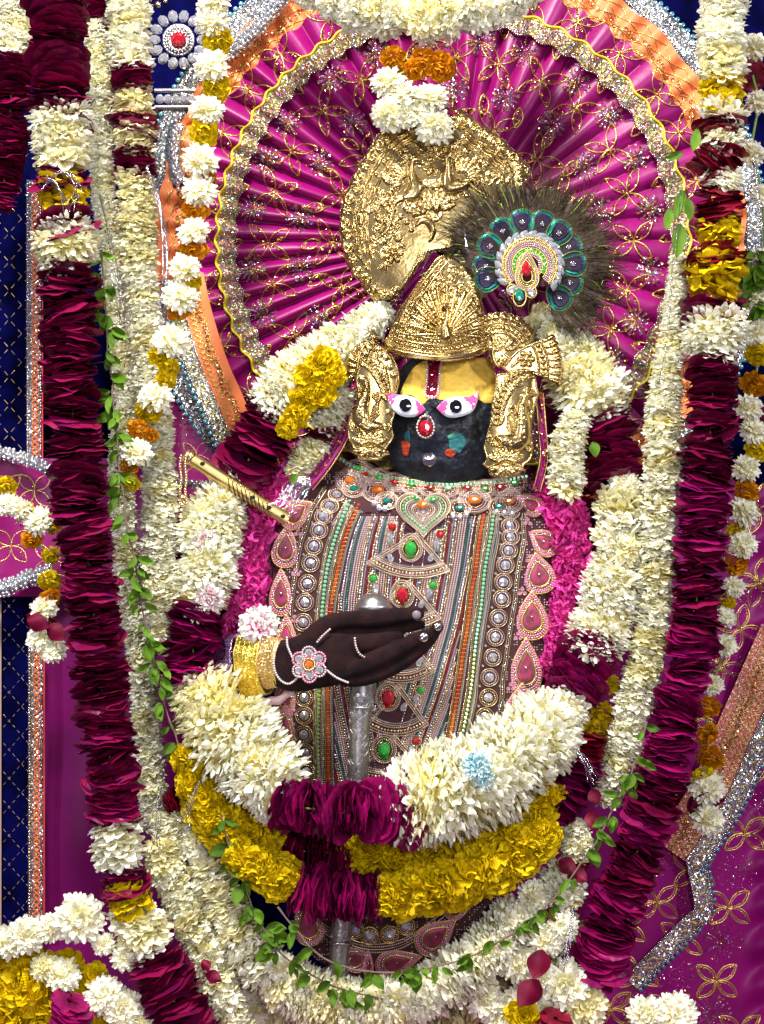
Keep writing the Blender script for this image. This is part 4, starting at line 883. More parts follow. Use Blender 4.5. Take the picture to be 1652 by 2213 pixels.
# teardrop medallions along the border
def tear(L, W, n=40, ax=.0):
    t = np.linspace(0, 2*math.pi, n, endpoint=False); x = np.cos(t); yv = np.sin(t)*np.sin(t/2)**1.1
    return np.stack([-x*L/2, yv*W/2*1.16], 1)
def medallion(cx, cy, L, W, ang, off=4, dz=0):
    L *= 1.06; W *= 1.15
    def pts(s, sh=0.06):
        p = tear(L*s, W*s); p = p[:, [0, 1]].copy(); p[:, 0] = -p[:, 0]+L*.05*(1-s)*-1; c, q = math.cos(ang), math.sin(ang); return np.stack([cx+p[:, 0]*c-p[:, 1]*q, cy+p[:, 0]*q+p[:, 1]*c], 1)
    base = capeD(np.array(cx), np.array(cy))
    dep = lambda x, y: float(base)+(capeD(x, y)-float(base))*.4-off*K
    root = Sheet(pts(1), 2.5, dep).build('teardrop_medallion', M['velvet'], cape, edge=1, ew=2, skirt=8)
    g_ = lambda q, o: PN(q[:, 0], q[:, 1], dep(q[:, 0], q[:, 1])-o*K)
    build('gold_rim', [tube(g_(resample(pts(1), 4, True), 1), 1.6*K, 5, True), tube(g_(resample(pts(.62), 4, True), 2), 1.5*K, 5, True)], M['goldthread'], root)
    a = np.vstack([resample(pts(.91), 5.6, True), resample(pts(.81), 5.4, True)]); b = resample(pts(.70), 4.4, True)
    build('pearls', [stamps(ICO1, g_(a, 2), 2.7*K)], M['pinkpearl'], root, kind='stuff'); build('inner_beads', [stamps(ICO1, g_(b, 2), 2.1*K)], M['goldbead'] if random.random() < .4 else M['silverbead'], root, kind='stuff')
    s = Sheet(pts(.60), 1.6, dep); s.H += 4*np.clip(s.dist/8, 0, 1)**.5; s.build('silk_centre', M['pinksilk'], root, edge=1, ew=1.5, skirt=2)
    build('centre_bead', [stamps(ICO1, g_(np.array([[cx-math.cos(ang)*L*.03, cy-math.sin(ang)*L*.03]]), 6), 3.2*K)], M['silverbead'], root)
M['pinkpearl'] = mat('rose_pearl', (.62, .24, .32), .22, .2, Coat_Weight=.6)
up = -math.pi/2
for (x, y), L, W, a in [(T(8, 338, 235), 76, 62, up+1.0), (T(8, 287, 395), 88, 56, up+.1), (T(8, 265, 612), 98, 50, up), (T(8, 290, 820), 90, 46, up), (T(8, 285, 1090), 90, 44, up), (T(8, 285, 1265), 120, 44, up), (T(8, 300, 1480), 110, 44, up),
                        (T(8, 1440, 195), 60, 44, up-1.0), (T(8, 1500, 370), 72, 56, up-1.0), (T(8, 1482, 522), 84, 70, up-.15), (T(8, 1450, 722), 100, 70, up), (T(8, 1422, 960), 116, 68, up), (T(8, 1388, 1165), 110, 66, up+.15), (T(8, 1350, 1370), 105, 64, up+.2),
                        (T(11, 315, 1095), 92, 62, up-.35), (T(11, 1030, 1160), 98, 66, up+.9), (T(11, 820, 1308), 96, 58, up+1.3), (T(11, 545, 1285), 86, 54, up-1.35), (T(11, 1150, 1010), 60, 44, up+1.2), ((640, 1930), 60, 44, up-.3)]:
    medallion(x, y, L, W, a)
x, y = T(11, 652, 1310); medallion(x, y, 56, 22, up)
for fx, fy in ((580, 1130), (660, 1162), (770, 1155), (860, 1108)):
    x, y = T(11, fx, fy); g_ = gem(cape, 'rhinestone', 'crystal', x, y, float(capeD(np.array(x), np.array(y)))-.004, 12, facets=10)
    a = circ(x, y, 19); build('gold_rim', [tube(CS(a[:, 0], a[:, 1], 2), 1.4*K, 5, True)], M['goldthread'], g_); beads(circ(x, y, 14.5), 2, 4.5, 'goldbead', True)
for o in (0, 12): 
    thread(cr([(690, 1990+o), (740, 2022+o), (800, 2040+o), (870, 2030+o), (940, 1985+o), (980, 1950+o)], 6), 1.4); beads(cr([(690, 1996+o), (740, 2028+o), (800, 2046+o), (870, 2036+o), (940, 1991+o)], 6), 2.1, 4.6, 'pearl')
thread(cr([(690, 1955), (740, 1972), (820, 1975), (900, 1950)], 6), 1.4); beads(cr([(690, 1962), (740, 1979), (820, 1982), (900, 1957)], 6), 2, 4.4, 'goldbead')
for x, y in [T(8, *p) for p in [(345, 330), (335, 520), (330, 740), (1440, 455), (1405, 610), (1385, 820), (1350, 1060), (325, 1180), (1430, 280)]]:
    for dx, dy in ((-4, 3), (4, 3), (0, -4)): beads(circ(x+dx*1.3, y+dy*1.3, 3.2), 1.5, 3, 'pinkpearl', True); beads([(x+dx*1.3, y+dy*1.3), (x+dx*1.3+1, y+dy*1.3)], 1.8, 2, 'crystal')
q = rng.uniform([596, 1080], [1192, 2090], (14000, 2)); g2 = np.unique(np.round(q/5.4)*5.4, axis=0)+0.
lx = np.interp(g2[:, 1], cr(cols['rl'], 4)[:, 1], cr(cols['rl'], 4)[:, 0])-36; rx = np.interp(g2[:, 1], cr(cols['rr'], 4)[:, 1], cr(cols['rr'], 4)[:, 0])+36
ed = Sheet(co_, 12, capeD); ii = np.clip(((g2[:, 0]-ed.x[0])/12).astype(int), 0, len(ed.x)-1); jj = np.clip(((g2[:, 1]-ed.y[0])/12).astype(int), 0, len(ed.y)-1)
keep = ed.ins[ii, jj] & (((g2[:, 0] < lx) | (g2[:, 0] > rx) | (g2[:, 1] > 1900) | (g2[:, 1] < 1138))) & (vnoise(g2[:, 0]/14, g2[:, 1]/14) > -.25)
g2 = g2[keep]; build('ground_beads', [stamps(ICO0, CS(g2[:, 0], g2[:, 1], 1), 1.9*K)], M['pearl'], cape, kind='stuff')
build('gold_thread', THR, M['capethread'], cape, kind='stuff')
for kd, L in BD.items():
    big = ICO1
    build(dict(goldbead='gold_beads', pearl='pearl_strands', silverbead='silver_beads', crystal='crystal_beads', garnet='garnet_beads', tealb='teal_beads', pearlw='white_pearls', mint='mint_stones', pinkpearl='rose_pearls')[kd],
          [stamps(big, np.concatenate([a for a, _ in L]), np.concatenate([b for _, b in L]))], M[kd], cape, kd not in ('crystal', 'mint'), kind='stuff')

# ================================================================== GOLD
def goldsheet(o, step, dep): return Sheet(o, step, dep)
# large crest plate behind the crown
crest = thing('gold_crest', 'large round embossed gold crest plate with peacocks above the crown', 'crown plate', P(850, 650, .1))
out = TT('A', [(1000, 30), (1090, 75), (1190, 150), (1280, 210), (1370, 270), (1450, 350), (1550, 450), (1590, 540), (1500, 700), (1250, 900), (1000, 1130), (830, 1160), (760, 1230), (700, 1290), (600, 1450), (500, 1530), (380, 1560), (300, 1500), (250, 1420), (170, 1320), (120, 1200), (90, 1060), (85, 930), (100, 800), (150, 660), (220, 500), (310, 370), (400, 230), (560, 110), (800, 30)])
o_ = resample(cr(out, 8, True), 4, True); c_ = o_.mean(0); sarc = np.arange(len(o_))*4.; nrm = o_-c_; nrm /= np.linalg.norm(nrm, axis=1)[:, None]
o_ = o_+nrm*(3.2*np.abs(np.sin(sarc/11.5)))[:, None]
cp = Sheet(o_, 1.25, lambda x, y: .085-.03*np.sqrt(np.clip(1-((x-930)/215)**2-((y-440)/240)**2, 0, 1)))
outer = ((cp.X < 860) | (cp.Y < 400)) & ~((cp.X > 800) & (cp.Y > 560)); om = outer.astype(float)
cp.band(34, 3.4, 5, om, 7); cp.band(56, 3.2, 5, om, 7); cp.band(45, 5, 4.5, om, 13, 'bead')
n = int(cp.len/30); so = resample(o_, 29, True)
for i, (x, y) in enumerate(so):
    if x > 870 and y > 400: continue
    dx, dy = c_-np.array([x, y]); L = math.hypot(dx, dy); x += dx/L*15; y += dy/L*15; a = math.atan2(-dy, -dx)
    if i % 4 == 3:
        for k in range(5): cp.dot(x+7*math.cos(k*1.256), y+7*math.sin(k*1.256), 5, 6)
        cp.dot(x, y, 5, 7)
    else: cp.scroll(x, y, 13, a+.9, 1 if i % 2 else -1, 1.1, 4.2, 6); cp.leaf(x+8*math.cos(a+1.4), y+8*math.sin(a+1.4), a, 13, 4, 5, .8)
def A_(*p): return T('A', *p)
# random filigree in the field, drawn first so that the birds stand over it
ins = np.argwhere(cp.ins & (cp.dist > (64 if True else 0))); 
fr = random.Random(3); placed = []
for _ in range(4000):
    i, j = ins[fr.randrange(len(ins))]; x, y = cp.x[i], cp.y[j]
    if all((x-a)**2+(y-b)**2 > 15.5**2 for a, b in placed): placed.append((x, y))
for x, y in placed:
    r = fr.random(); a = fr.random()*6.28
    if r < .4: cp.scroll(x, y, 11, a, fr.choice([-1, 1]), .95, 3.4, 5.5)
    elif r < .8:
        for k in range(3): cp.leaf(x, y, a+k*.8-.8, 18, 4.2, 5.5, fr.uniform(-.8, .8))
    else: cp.dot(x, y, 6, 6)
def bird(pts, wd, h): q = cr([A_(*p) for p in pts], 6); w2 = cr([(w_, 0) for w_ in wd], 6)[:, 0]; 
def ridge(S, key, pts, wd, h): q = cr(TT(key, pts), 6); ww = np.interp(np.linspace(0, 1, len(q)), np.linspace(0, 1, len(wd)), wd); S.ridge(q, ww, h)
def clear(S, key, x, y, r):
    x, y = T(key, x, y); W = S.win(x-r, x+r, y-r, y+r); d = np.hypot(S.X[W]-x, S.Y[W]-y); S.H[W] *= np.clip((d-r*.6)/(r*.4), 0, 1)
for p in [(660, 560, 34), (650, 700, 34), (960, 520, 32), (1010, 620, 36), (850, 780, 36), (740, 950, 30), (500, 1170, 30)]: clear(cp, 'A', *p)
ridge(cp, 'A', [(700, 430), (665, 440), (650, 500), (665, 590), (690, 650), (660, 710), (590, 740)], [4, 6, 7, 10, 17, 17, 4], 11)
ridge(cp, 'A', [(700, 430), (735, 470)], [3, 1], 6)
ridge(cp, 'A', [(890, 400), (925, 400), (940, 480), (935, 570), (960, 640), (1040, 640), (1110, 620)], [3, 6, 8, 13, 19, 15, 4], 12)
ridge(cp, 'A', [(590, 740), (520, 780), (490, 900), (450, 1000), (350, 1080)], [6, 5, 7, 6, 2], 7); ridge(cp, 'A', [(1110, 620), (1190, 680), (1260, 720)], [6, 6, 3], 7)
for a in np.linspace(-2.0, -.1, 8): x, y = A_(1050, 600); cp.leaf(x+10*math.cos(a), y+10*math.sin(a), a, 42, 4, 6, .5)
for a in np.linspace(-3.3, -1.9, 6): x, y = A_(620, 620); cp.leaf(x+8*math.cos(a), y+8*math.sin(a), a, 34, 4, 6, -.5)
for a in np.linspace(-2.7, -.4, 7): x, y = A_(850, 850); cp.leaf(x+6*math.cos(a), y+6*math.sin(a), a, 40, 7, 6)
x, y = A_(850, 800); cp.leaf(x, y+18, -math.pi/2, 44, 11, 8)
x, y = A_(500, 1180)
for k in range(7): cp.leaf(x+6*math.cos(k*.9), y+6*math.sin(k*.9), k*.9, 17, 6, 6)
cp.dot(x, y, 7, 8)
ridge(cp, 'A', [(690, 960), (730, 920), (790, 930), (820, 1000), (800, 1080)], [3, 7, 9, 7, 3], 8)
for k in range(4): ridge(cp, 'A', [(720+20*k, 1180-10*k), (640+14*k, 1350), (520+10*k, 1470+10*k), (400, 1530+4*k)], [1, 3, 4, 2], 4)
cp.H *= 1.25; cp.build('embossed_plate', M['gold'], crest, edge=6, ew=3, skirt=8, grain=.15)
# crown
crown = thing('deity_headdress', 'embossed gold crown with a dancing peacock on the forehead', 'crown', P(950, 780, -.02))
out = TT('B', [(520, 540), (600, 490), (640, 380), (720, 190)])+[(884, 640), (905, 610), (927, 582), (947, 556), (975, 552), (1005, 575), (1030, 610)]+TT(5, [(1015, 480), (1010, 560), (1035, 650), (1020, 700), (950, 730), (830, 750), (700, 742), (560, 722), (480, 680), (465, 650)])
cw = Sheet(resample(cr(out, 6, True), 4, True), 1.15, lambda x, y: .035-.085*np.sqrt(np.clip(1-((x-950)/135)**2, .02, 1))+np.clip((700-y), 0, 200)*.00025)
low = (cw.Y > 690).astype(float)
for d, ph in ((0, 0),):
    base = cr([(828, 741), (850, 762), (900, 774), (955, 779), (1010, 772), (1058, 755)], 10)
    for o, w_, h, bd in ((-8, 3.5, 4, 0), (-15, 2.5, 5, 0), (-24, 5.0, 5, 1), (-33, 2.5, 5, 0), (-40, 4.2, 4.5, 1), (-47, 2.8, 5, 0)):
        c = base+[0, o]+np.stack([np.sign(960-base[:, 0])*abs(o)*.15, 0*base[:, 0]], 1)
        if bd:
            for x, y in resample(c, w_*2.3): cw.dot(x, y, w_, h)
        else: cw.ridge(c, w_, h)
px_, py_ = T(5, 805, 620)
for i, a in enumerate(np.linspace(math.pi*1.02, math.pi*2-.02, 15)):
    L = 66+18*math.sin((a-math.pi)*1.0)
    t = np.linspace(.22, 1, 10); x = px_+np.cos(a)*t*L*1.12+8*math.sin(a*3)*0; y = py_-6+np.sin(a)*t*L*1.25+6*t*t*(1-abs(math.sin(a)))
    cw.ridge(np.stack([x, y], 1), 1.4+4.2*t, 8)
    cw.dot(x[-1], y[-1], 5.5, 7); cw.dot(x[-1], y[-1], 2.5, 9)
q = cr(TT(5, [(795, 440), (815, 470), (805, 520), (800, 560), (806, 610)]), 6); cw.ridge(q, np.interp(np.linspace(0, 1, len(q)), [0, .2, .5, .8, 1], [5, 6, 6, 13, 16]), 15); cw.dot(*T(5, 800, 445), 7, 13)
edgeL = cr([(842, 728), (862, 675), (884, 640), (905, 610), (927, 582), (945, 560)], 6)
for o, w_, h in ((10, 3, 5), (19, 3.2, 5), (27, 2.6, 5)):
    c = edgeL+[o, 0]
    if o == 19:
        for x, y in resample(c, 8): cw.dot(x, y, w_, h)
    else: cw.ridge(c, w_, h)
placed = []
ins = np.argwhere(cw.ins & (cw.H < .5) & (cw.dist > 6) & (cw.Y < 728))
for _ in range(1500):
    i, j = ins[fr.randrange(len(ins))]; x, y = cw.x[i], cw.y[j]
    if all((x-a)**2+(y-b)**2 > 12**2 for a, b in placed): placed.append((x, y))
for x, y in placed:
    a = fr.random()*6.28
    if fr.random() < .5: cw.scroll(x, y, 7.5, a, fr.choice([-1, 1]), .9, 2.5, 4)
    else: cw.leaf(x, y, a, 13, 3.4, 4, .6)
cw.H *= 1.2; cw.build('embossed_crown', M['gold'], crown, edge=5, ew=3, skirt=10, grain=.1)
# ear ornaments: fan discs and long peacock pieces
def scallop_fan(S, c, r0, r1, a0, a1, n, w_, h):
    for a in np.linspace(a0, a1, n):
        t = np.linspace(0, 1, 6); x = c[0]+np.cos(a)*(r0+(r1-r0)*t); y = c[1]+np.sin(a)*(r0+(r1-r0)*t); S.ridge(np.stack([x, y], 1), w_*(.45+.55*t), h); 
        S.ridge(np.stack([x, y], 1)[2:], w_*.35, h+1.5)
def arcb(S, c, r, a0, a1, kind, w_, h):
    a = np.linspace(a0, a1, 30); q = np.stack([c[0]+r*np.cos(a), c[1]+r*np.sin(a)], 1)
    if kind == 'bead':
        for x, y in resample(q, w_*2.4): S.dot(x, y, w_, h)
    elif kind == 'rope':
        S.ridge(q, w_*.7, h*.7)
        for x, y in resample(q, w_*1.5): S.dot(x, y, w_, h)
    else: S.ridge(q, w_, h)
def fan_outline(c, r, a0, a1, n, inner, amp=4):
    a = np.linspace(a0, a1, n*8); rr4 = r+amp*np.abs(np.sin((a-a0)/(a1-a0)*math.pi*n)); return [(c[0]+q*math.cos(b), c[1]+q*math.sin(b)) for q, b in zip(rr4, a)]+inner
left = thing('ear_ornament', 'gold peacock ear ornament left of the face', 'ear ornament', P(810, 1010, 0))
c = T('B', 470, 930)
S1 = Sheet(fan_outline(c, 74, math.radians(165), math.radians(283), 8, TT('B', [(340, 350), (405, 490), (600, 640), (720, 850), (745, 1000), (700, 1170), (480, 1200), (200, 950)]), 4), 1.1, lambda x, y: .01-.02*np.sqrt(np.clip(1-((x-815)/70)**2, 0.02, 1)))
scallop_fan(S1, c, 50, 72, math.radians(172), math.radians(262), 8, 5.2, 5)
S1.ridge(cr(TT('B', [(235, 880), (270, 700), (400, 500), (600, 640), (700, 800), (725, 1000), (700, 1150)]), 8), 3, 6)
S1.ridge(cr(TT('B', [(280, 860), (310, 720), (405, 560), (560, 660), (650, 790)]), 8), 1.8, 4)
for p in [(340, 690), (375, 630), (410, 570), (490, 640), (510, 700), (575, 740), (620, 850), (660, 950), (440, 740)]: S1.dot(*T('B', *p), 5, 5); S1.dot(*T('B', *p), 7, 3, True)
S1.leaf(*T('B', 330, 480), -1.4, 24, 5, 6)
S1.build('fan_disc', M['gold'], left, edge=4, ew=2.5, skirt=6, grain=.1)
def lotus(S, key, cx, cy, s):
    x, y = T(key, cx, cy)
    for k, a in enumerate((2.75, 2.25, .4, .9, 1.57)): S.leaf(x, y, a, [34, 26, 34, 26, 20][k]*s, 7.5*s, 8)
def peacock_piece(name, key, outline, par, neck, tail, fl, base, cen, dots, leaves):
    S = Sheet(resample(cr(TT(key, outline), 6, True), 3, True), .95, lambda x, y: -.004-.022*np.sqrt(np.clip(1-((x-cen)/62)**2, .02, 1)))
    # braid of leaves up the tail
    q = cr(TT(key, tail), 8); qs = resample(q, 12)
    for i in range(1, len(qs)):
        d = qs[i]-qs[i-1]; a = math.atan2(d[1], d[0])
        S.leaf(*qs[i], a+.7, 28, 6.0, 7, -.3); S.leaf(*qs[i], a-.7, 26, 5.6, 7, .3)
    for x, y, r, sg in leaves: S.scroll(*T(key, x, y), r, 1., sg, 1.3, 2.6, 6)
    for x, y, a, L, w_ in dots: S.leaf(*T(key, x, y), a, L, w_, 6, .3)
    pts, wd = neck; W = cr(TT(key, pts), 6); ww = np.interp(np.linspace(0, 1, len(W)), np.linspace(0, 1, len(wd)), wd); S.ridge(W, ww, 12)
    # feather scales on the body
    for (x, y), w_ in zip(W[::2], ww[::2]):
        if w_ > 7:
            for k in range(2): a = fr.random()*6.28; rr5 = w_*.6*fr.random(); S.H[S.win(x+rr5*math.cos(a)-2.5, x+rr5*math.cos(a)+2.5, y+rr5*math.sin(a)-2, y+rr5*math.sin(a)+2)] += .9
    # wing
    bx, by = T(key, *fl[:2])
    for k in range(6): S.ridge(cr([(bx+k*1.5*fl[2], by-k*6), (bx+fl[2]*(10+k*1.5), by-6-k*7), (bx+fl[2]*(18-k), by-16-k*5.5)], 5), 2.1, 13-k*.5)
    # lotus cup
    X0, Y0, W0, H0 = base; X, Y = T(key, X0, Y0)
    for a in np.linspace(-1.05, 1.05, 7): S.leaf(X+math.sin(a)*8, Y+H0*.18, -math.pi/2+a*.85, H0*.62, 7, 9, a*.35)
    for a in np.linspace(-1, 1, 10): S.dot(X+a*W0*.3, Y-H0*.42+abs(a)*-5, 3.4, 9)
    for k, a in enumerate((2.9, 2.4, 1.9, .25, .75, 1.25, 1.57)): S.leaf(X, Y+H0*.22, a, [W0*.52, W0*.42, W0*.26, W0*.52, W0*.42, W0*.26, W0*.2][k], 7.2, 9+.4*k)
    S.band(1.8, 2, 4)
    return S.build(name, M['gold'], par, edge=5, ew=2.5, skirt=9, grain=.1)
peacock_piece('peacock_drop', 'B', [(290, 770), (400, 735), (540, 790), (610, 950), (640, 1150), (645, 1320), (690, 1380), (660, 1550), (675, 1680), (590, 1820), (635, 1880), (560, 1905), (520, 1950), (380, 1955), (235, 1950), (225, 1895), (140, 1850), (180, 1800), (120, 1680), (120, 1540), (160, 1380), (220, 1320), (225, 1150), (215, 980), (250, 850)], left,
    ([(275, 985), (330, 1010), (345, 1100), (320, 1220), (275, 1350), (290, 1480), (380, 1550), (530, 1550)], [6, 7.5, 7.5, 12, 17, 20, 16, 4]),
    [(620, 1330), (590, 1150), (520, 980), (430, 860), (330, 790)], (390, 1490, 1), (385, 1730, 88, 56), 800,
    [(560, 1420, -.9, 20, 4), (250, 1160, -1.6, 20, 4), (240, 1260, -1.6, 18, 4), (650, 1450, 1.5, 26, 4), (170, 1480, 1.5, 26, 4)], [(465, 900, 13, 1), (455, 1200, 10, -1), (185, 1560, 9, 1), (580, 1570, 8, -1)])
right = thing('ear_ornament', 'gold peacock ear ornament right of the face with two fan plates', 'ear ornament', P(1100, 1025, 0))
c = T('C', 350, 640); aa = math.radians
S2 = Sheet(fan_outline(c, 88, aa(212), aa(330), 12, TT('C', [(700, 560), (480, 700), (350, 810), (260, 740), (220, 600), (160, 520), (120, 430)]), 4), 1.1, lambda x, y: -.005+.02*((x-1080)/70)**2)
arcb(S2, c, 80, aa(214), aa(328), 'bead', 7.5, 6); arcb(S2, c, 80, aa(214), aa(328), 'bead', 3.2, 8); arcb(S2, c, 68, aa(212), aa(345), 'rope', 2.4, 5); arcb(S2, c, 58, aa(214), aa(342), 'bead', 4.6, 5); arcb(S2, c, 47, aa(215), aa(340), 'rope', 2.4, 5)
x, y = T('C', 390, 600)
for a in np.linspace(-2.9, -.3, 6): S2.leaf(x+3*math.cos(a), y+3*math.sin(a), a, 30, 6, 7)
for a in np.linspace(.9, 2.3, 4): S2.leaf(x, y+6, a, 28, 4, 5)
S2.ridge(cr(TT('C', [(180, 370), (260, 420), (280, 520), (270, 640), (310, 760), (380, 790)]), 6), 4, 7); S2.scroll(*T('C', 190, 520), 9, 0, 1, 1, 3.5, 6)
S2.build('round_fan', M['gold'], right, edge=4, ew=2.5, skirt=6, grain=.1)
c = T('C', 330, 800)
S3 = Sheet(fan_outline(c, 138, aa(-32), aa(16), 7, TT('C', [(880, 920), (740, 860), (600, 850), (440, 860), (380, 800), (480, 660), (620, 560), (880, 460)]), 4), 1.1, lambda x, y: -.012+.0*x)
scallop_fan(S3, c, 116, 137, aa(-30), aa(13), 7, 7, 6); arcb(S3, c, 109, aa(-33), aa(14), 'rope', 2.4, 5); arcb(S3, c, 99, aa(-29), aa(8), 'bead', 5, 5); arcb(S3, c, 89, aa(-33), aa(11), 'rope', 2.4, 5)
S3.ridge(cr(TT('C', [(420, 760), (540, 620), (680, 540), (880, 455)]), 6), 3.2, 6); S3.ridge(cr(TT('C', [(600, 840), (740, 870), (900, 915)]), 6), 2.6, 5)
x, y = T('C', 665, 700)
for k in range(6): S3.dot(x+13*math.cos(k*1.05), y+13*math.sin(k*1.05), 6, 6)
S3.dot(x, y, 7, 8)
for k in range(6): S3.leaf(*T('C', 520+30*k, 740-10*k), 2.+k*.3, 12, 3, 4)
S3.build('wedge_fan', M['gold'], right, edge=4, ew=2.5, skirt=6, grain=.1)
peacock_piece('peacock_drop', 'C', [(310, 880), (460, 850), (600, 805), (730, 830), (790, 930), (800, 1020), (820, 1100), (790, 1220), (740, 1400), (745, 1600), (740, 1850), (640, 1960), (660, 2010), (560, 2060), (450, 2100), (320, 2090), (230, 2060), (215, 2000), (140, 1930), (190, 1880), (155, 1740), (180, 1640), (230, 1400), (260, 1200), (300, 1000)], right,
    ([(760, 1110), (690, 1120), (640, 1190), (625, 1320), (640, 1450), (630, 1600), (560, 1680), (430, 1670), (310, 1610)], [5, 7.5, 8, 12, 17, 20, 19, 15, 3]),
    [(350, 1560), (330, 1400), (350, 1250), (400, 1120), (470, 1000), (600, 900), (720, 860)], (540, 1590, -1), (430, 1880, 96, 60), 1090,
    [(700, 1290, -1.4, 22, 5), (735, 1370, -1.4, 18, 4), (235, 1540, -1.5, 26, 4), (740, 1650, 1.5, 30, 4), (420, 1100, -1, 28, 6), (620, 1090, -.3, 26, 6), (590, 1140, -.2, 22, 5)], [(580, 950, 12, 1), (500, 1300, 10, -1), (250, 1640, 9, 1), (680, 1740, 9, -1)])

# ================================================================== PEACOCK PLUME
plume = thing('peacock_plume', 'round fan of peacock feathers with jewelled centre at upper right of the crown', 'plume', P(1143, 700, 0))
CC = T('D', 815, 800)
def fpoly(ang, rc, rx, ry, n=26, egg=0):
    t = np.linspace(0, 2*math.pi, n, endpoint=False); u = rc+rx*np.cos(t); v = ry*np.sin(t)*(1+egg*np.cos(t)); c, s = math.cos(ang), math.sin(ang)
    return np.stack([CC[0]+u*c-v*s, CC[1]+u*s+v*c], 1)
for i, dg in enumerate([198, 181, 154, 128, 100, 73, 48, 25, 2, -23, -47]):
    a = -math.radians(dg); dd = -.012+.003*(i % 2)+.001*i; sc3 = 1.0
    f_ = Sheet(fpoly(a, 118, 56, 36, egg=.3), 2, lambda x, y: dd+.006+.01*((np.hypot(x-CC[0], y-CC[1])-100)/60)**2*-.4).build('feather', M['bronze'], plume, edge=2, ew=4, skirt=2)
    Sheet(fpoly(a, 92, 31, 25.5, egg=.25), 1.6, lambda x, y: dd+.002+0*x).build('green_ring', M['teal_sheet'], f_, edge=2, ew=3, skirt=1)
    hn = Sheet(fpoly(a, 96, 20, 17.5, egg=.3), 1.4, lambda x, y: dd-.001+0*x).build('indigo_eye', M['indigo'], f_, edge=1, ew=2, skirt=1)
    x, y = CC[0]+94*math.cos(a), CC[1]+94*math.sin(a)
    gem(f_, 'rhinestone', 'crystal', x, y, dd-.006, 3.6, facets=8); b = circ(x, y, 4.6, n=9); build('bead_ring', [stamps(ICO1, PN(b[:, 0], b[:, 1], dd-.004), 1.5*K)], M['silverbead'], f_)
    ch, cg = [], []
    for k in range(170):
        u = random.uniform(-1, 1); s0 = random.uniform(122, 165); L = random.uniform(.75, 1.0)*(1-.15*abs(u)); rE = random.uniform(180, 256)*L*(1.12 if random.random() < .12 else 1)
        w0 = u*(10+s0*.20); w1 = u*random.uniform(34, 62); t = np.linspace(0, 1, 8)
        R0 = s0+(rE-s0)*t; Wd = w0+(w1-w0)*t**1.4+random.uniform(-11, 11)*t*t*np.sin(t*4)
        R0 = R0-.5*Wd*Wd/140*t; droop = random.uniform(-7, 14)*t*t*abs(math.cos(a)); c, s = math.cos(a), math.sin(a); x = CC[0]+R0*c-Wd*s; y = CC[1]+R0*s+Wd*c+droop
        z = dd+.004+random.uniform(-.008, .012)*t+(.002 if random.random() < .6 else -.005)
        (cg if random.random() < .06 else ch).append(tube(PN(x, y, z), np.linspace(.95, .35, 8)*K*random.uniform(.8, 1.5), 3))
    tb = []
    for k in range(26):
        u = -1+2*k/25+random.uniform(-.04, .04); t = np.linspace(0, 1, 7); R0 = 66+(random.uniform(112, 150)-66)*t; Wd = u*(9+16*t**.8); c, s = math.cos(a), math.sin(a)
        tb.append(tube(PN(CC[0]+R0*c-Wd*s, CC[1]+R0*s+Wd*c, dd-.0025), .5*K, 3))
    build('dark_barbs', tb, M['barb'], f_, kind='stuff')
    build('barbs', ch, M['barb'], f_, kind='stuff'); build('green_barbs', cg, M['greenbarb'] if 'greenbarb' in M else M.setdefault('greenbarb', mat('green_barb', (.16, .24, .02), .35, .4)), f_, kind='stuff')
    sp_ = [tube(PN(*(fpoly(a, 92, 32, 26.5, egg=.25).T), dd-.001), .9*K, 4, True)]; build('lime_line', sp_, M['greenbarb'], f_)
jb = thing('plume_brooch', 'round brooch of clear stones with red drop in the centre of the peacock feathers', 'brooch', P(CC[0], CC[1]+60, -.04))
jd = -.035
Sheet([(CC[0]+68*math.cos(a), CC[1]+68*math.sin(a)) for a in np.linspace(aa(-222), aa(42), 50)]+[T('D', 700, 960), ], 2.5, lambda x, y: jd+.006+0*x).build('backing', M['velvet'], jb, edge=1, ew=2, skirt=6)
for dg in np.linspace(-212, 38, 17):
    a = aa(dg); gem(jb, 'clear_drop', 'crystal', CC[0]+66*math.cos(a), CC[1]+66*math.sin(a), jd, 8.5, 1.3, a+math.pi/2+.9, .4, 8, h=.7, table=.25)
    q = circ(CC[0]+65*math.cos(a), CC[1]+65*math.sin(a), 10.5, 11.5, 16)
jt, jbd, jp = [], [], []
def jarc(r, a0=-222, a1=42, cx=0, cy=0): a = np.linspace(aa(a0), aa(a1), 50); return np.stack([CC[0]+cx+r*np.cos(a), CC[1]+cy+r*np.sin(a)*1.02], 1)
for r in (59, 38, 53, 28): q = jarc(r); jt.append(tube(PN(q[:, 0], q[:, 1], jd-.004), 1.2*K, 5))
for r, L, g in ((56, jbd, 4.1), (50, jp, 4.2), (46, jp, 4.2), (42, jp, 4.2), (25, jp, 4.2), (21, jp, 4.2)): q = resample(jarc(r), g); L.append(stamps(ICO1, PN(q[:, 0], q[:, 1], jd-.005), 1.9*K))
for dg in np.linspace(-205, 25, 18):
    a = aa(dg); gem(jb, 'green_stone', 'emerald', CC[0]+33*math.cos(a), CC[1]+33*math.sin(a), jd-.003, 4.2, 1.0, a, 0, 4, h=.3)
    q = np.array([[CC[0]+r*math.cos(a+.1), CC[1]+r*math.sin(a+.1)] for r in (29, 38)]); jt.append(tube(PN(q[:, 0], q[:, 1], jd-.004), .8*K, 4))
def dropc(s): p = tear(86*s, 58*s); x, y = T('D', 795, 840); return np.stack([x-p[:, 1], y+4*(1-s)*3-p[:, 0]*1.0*-1], 1)
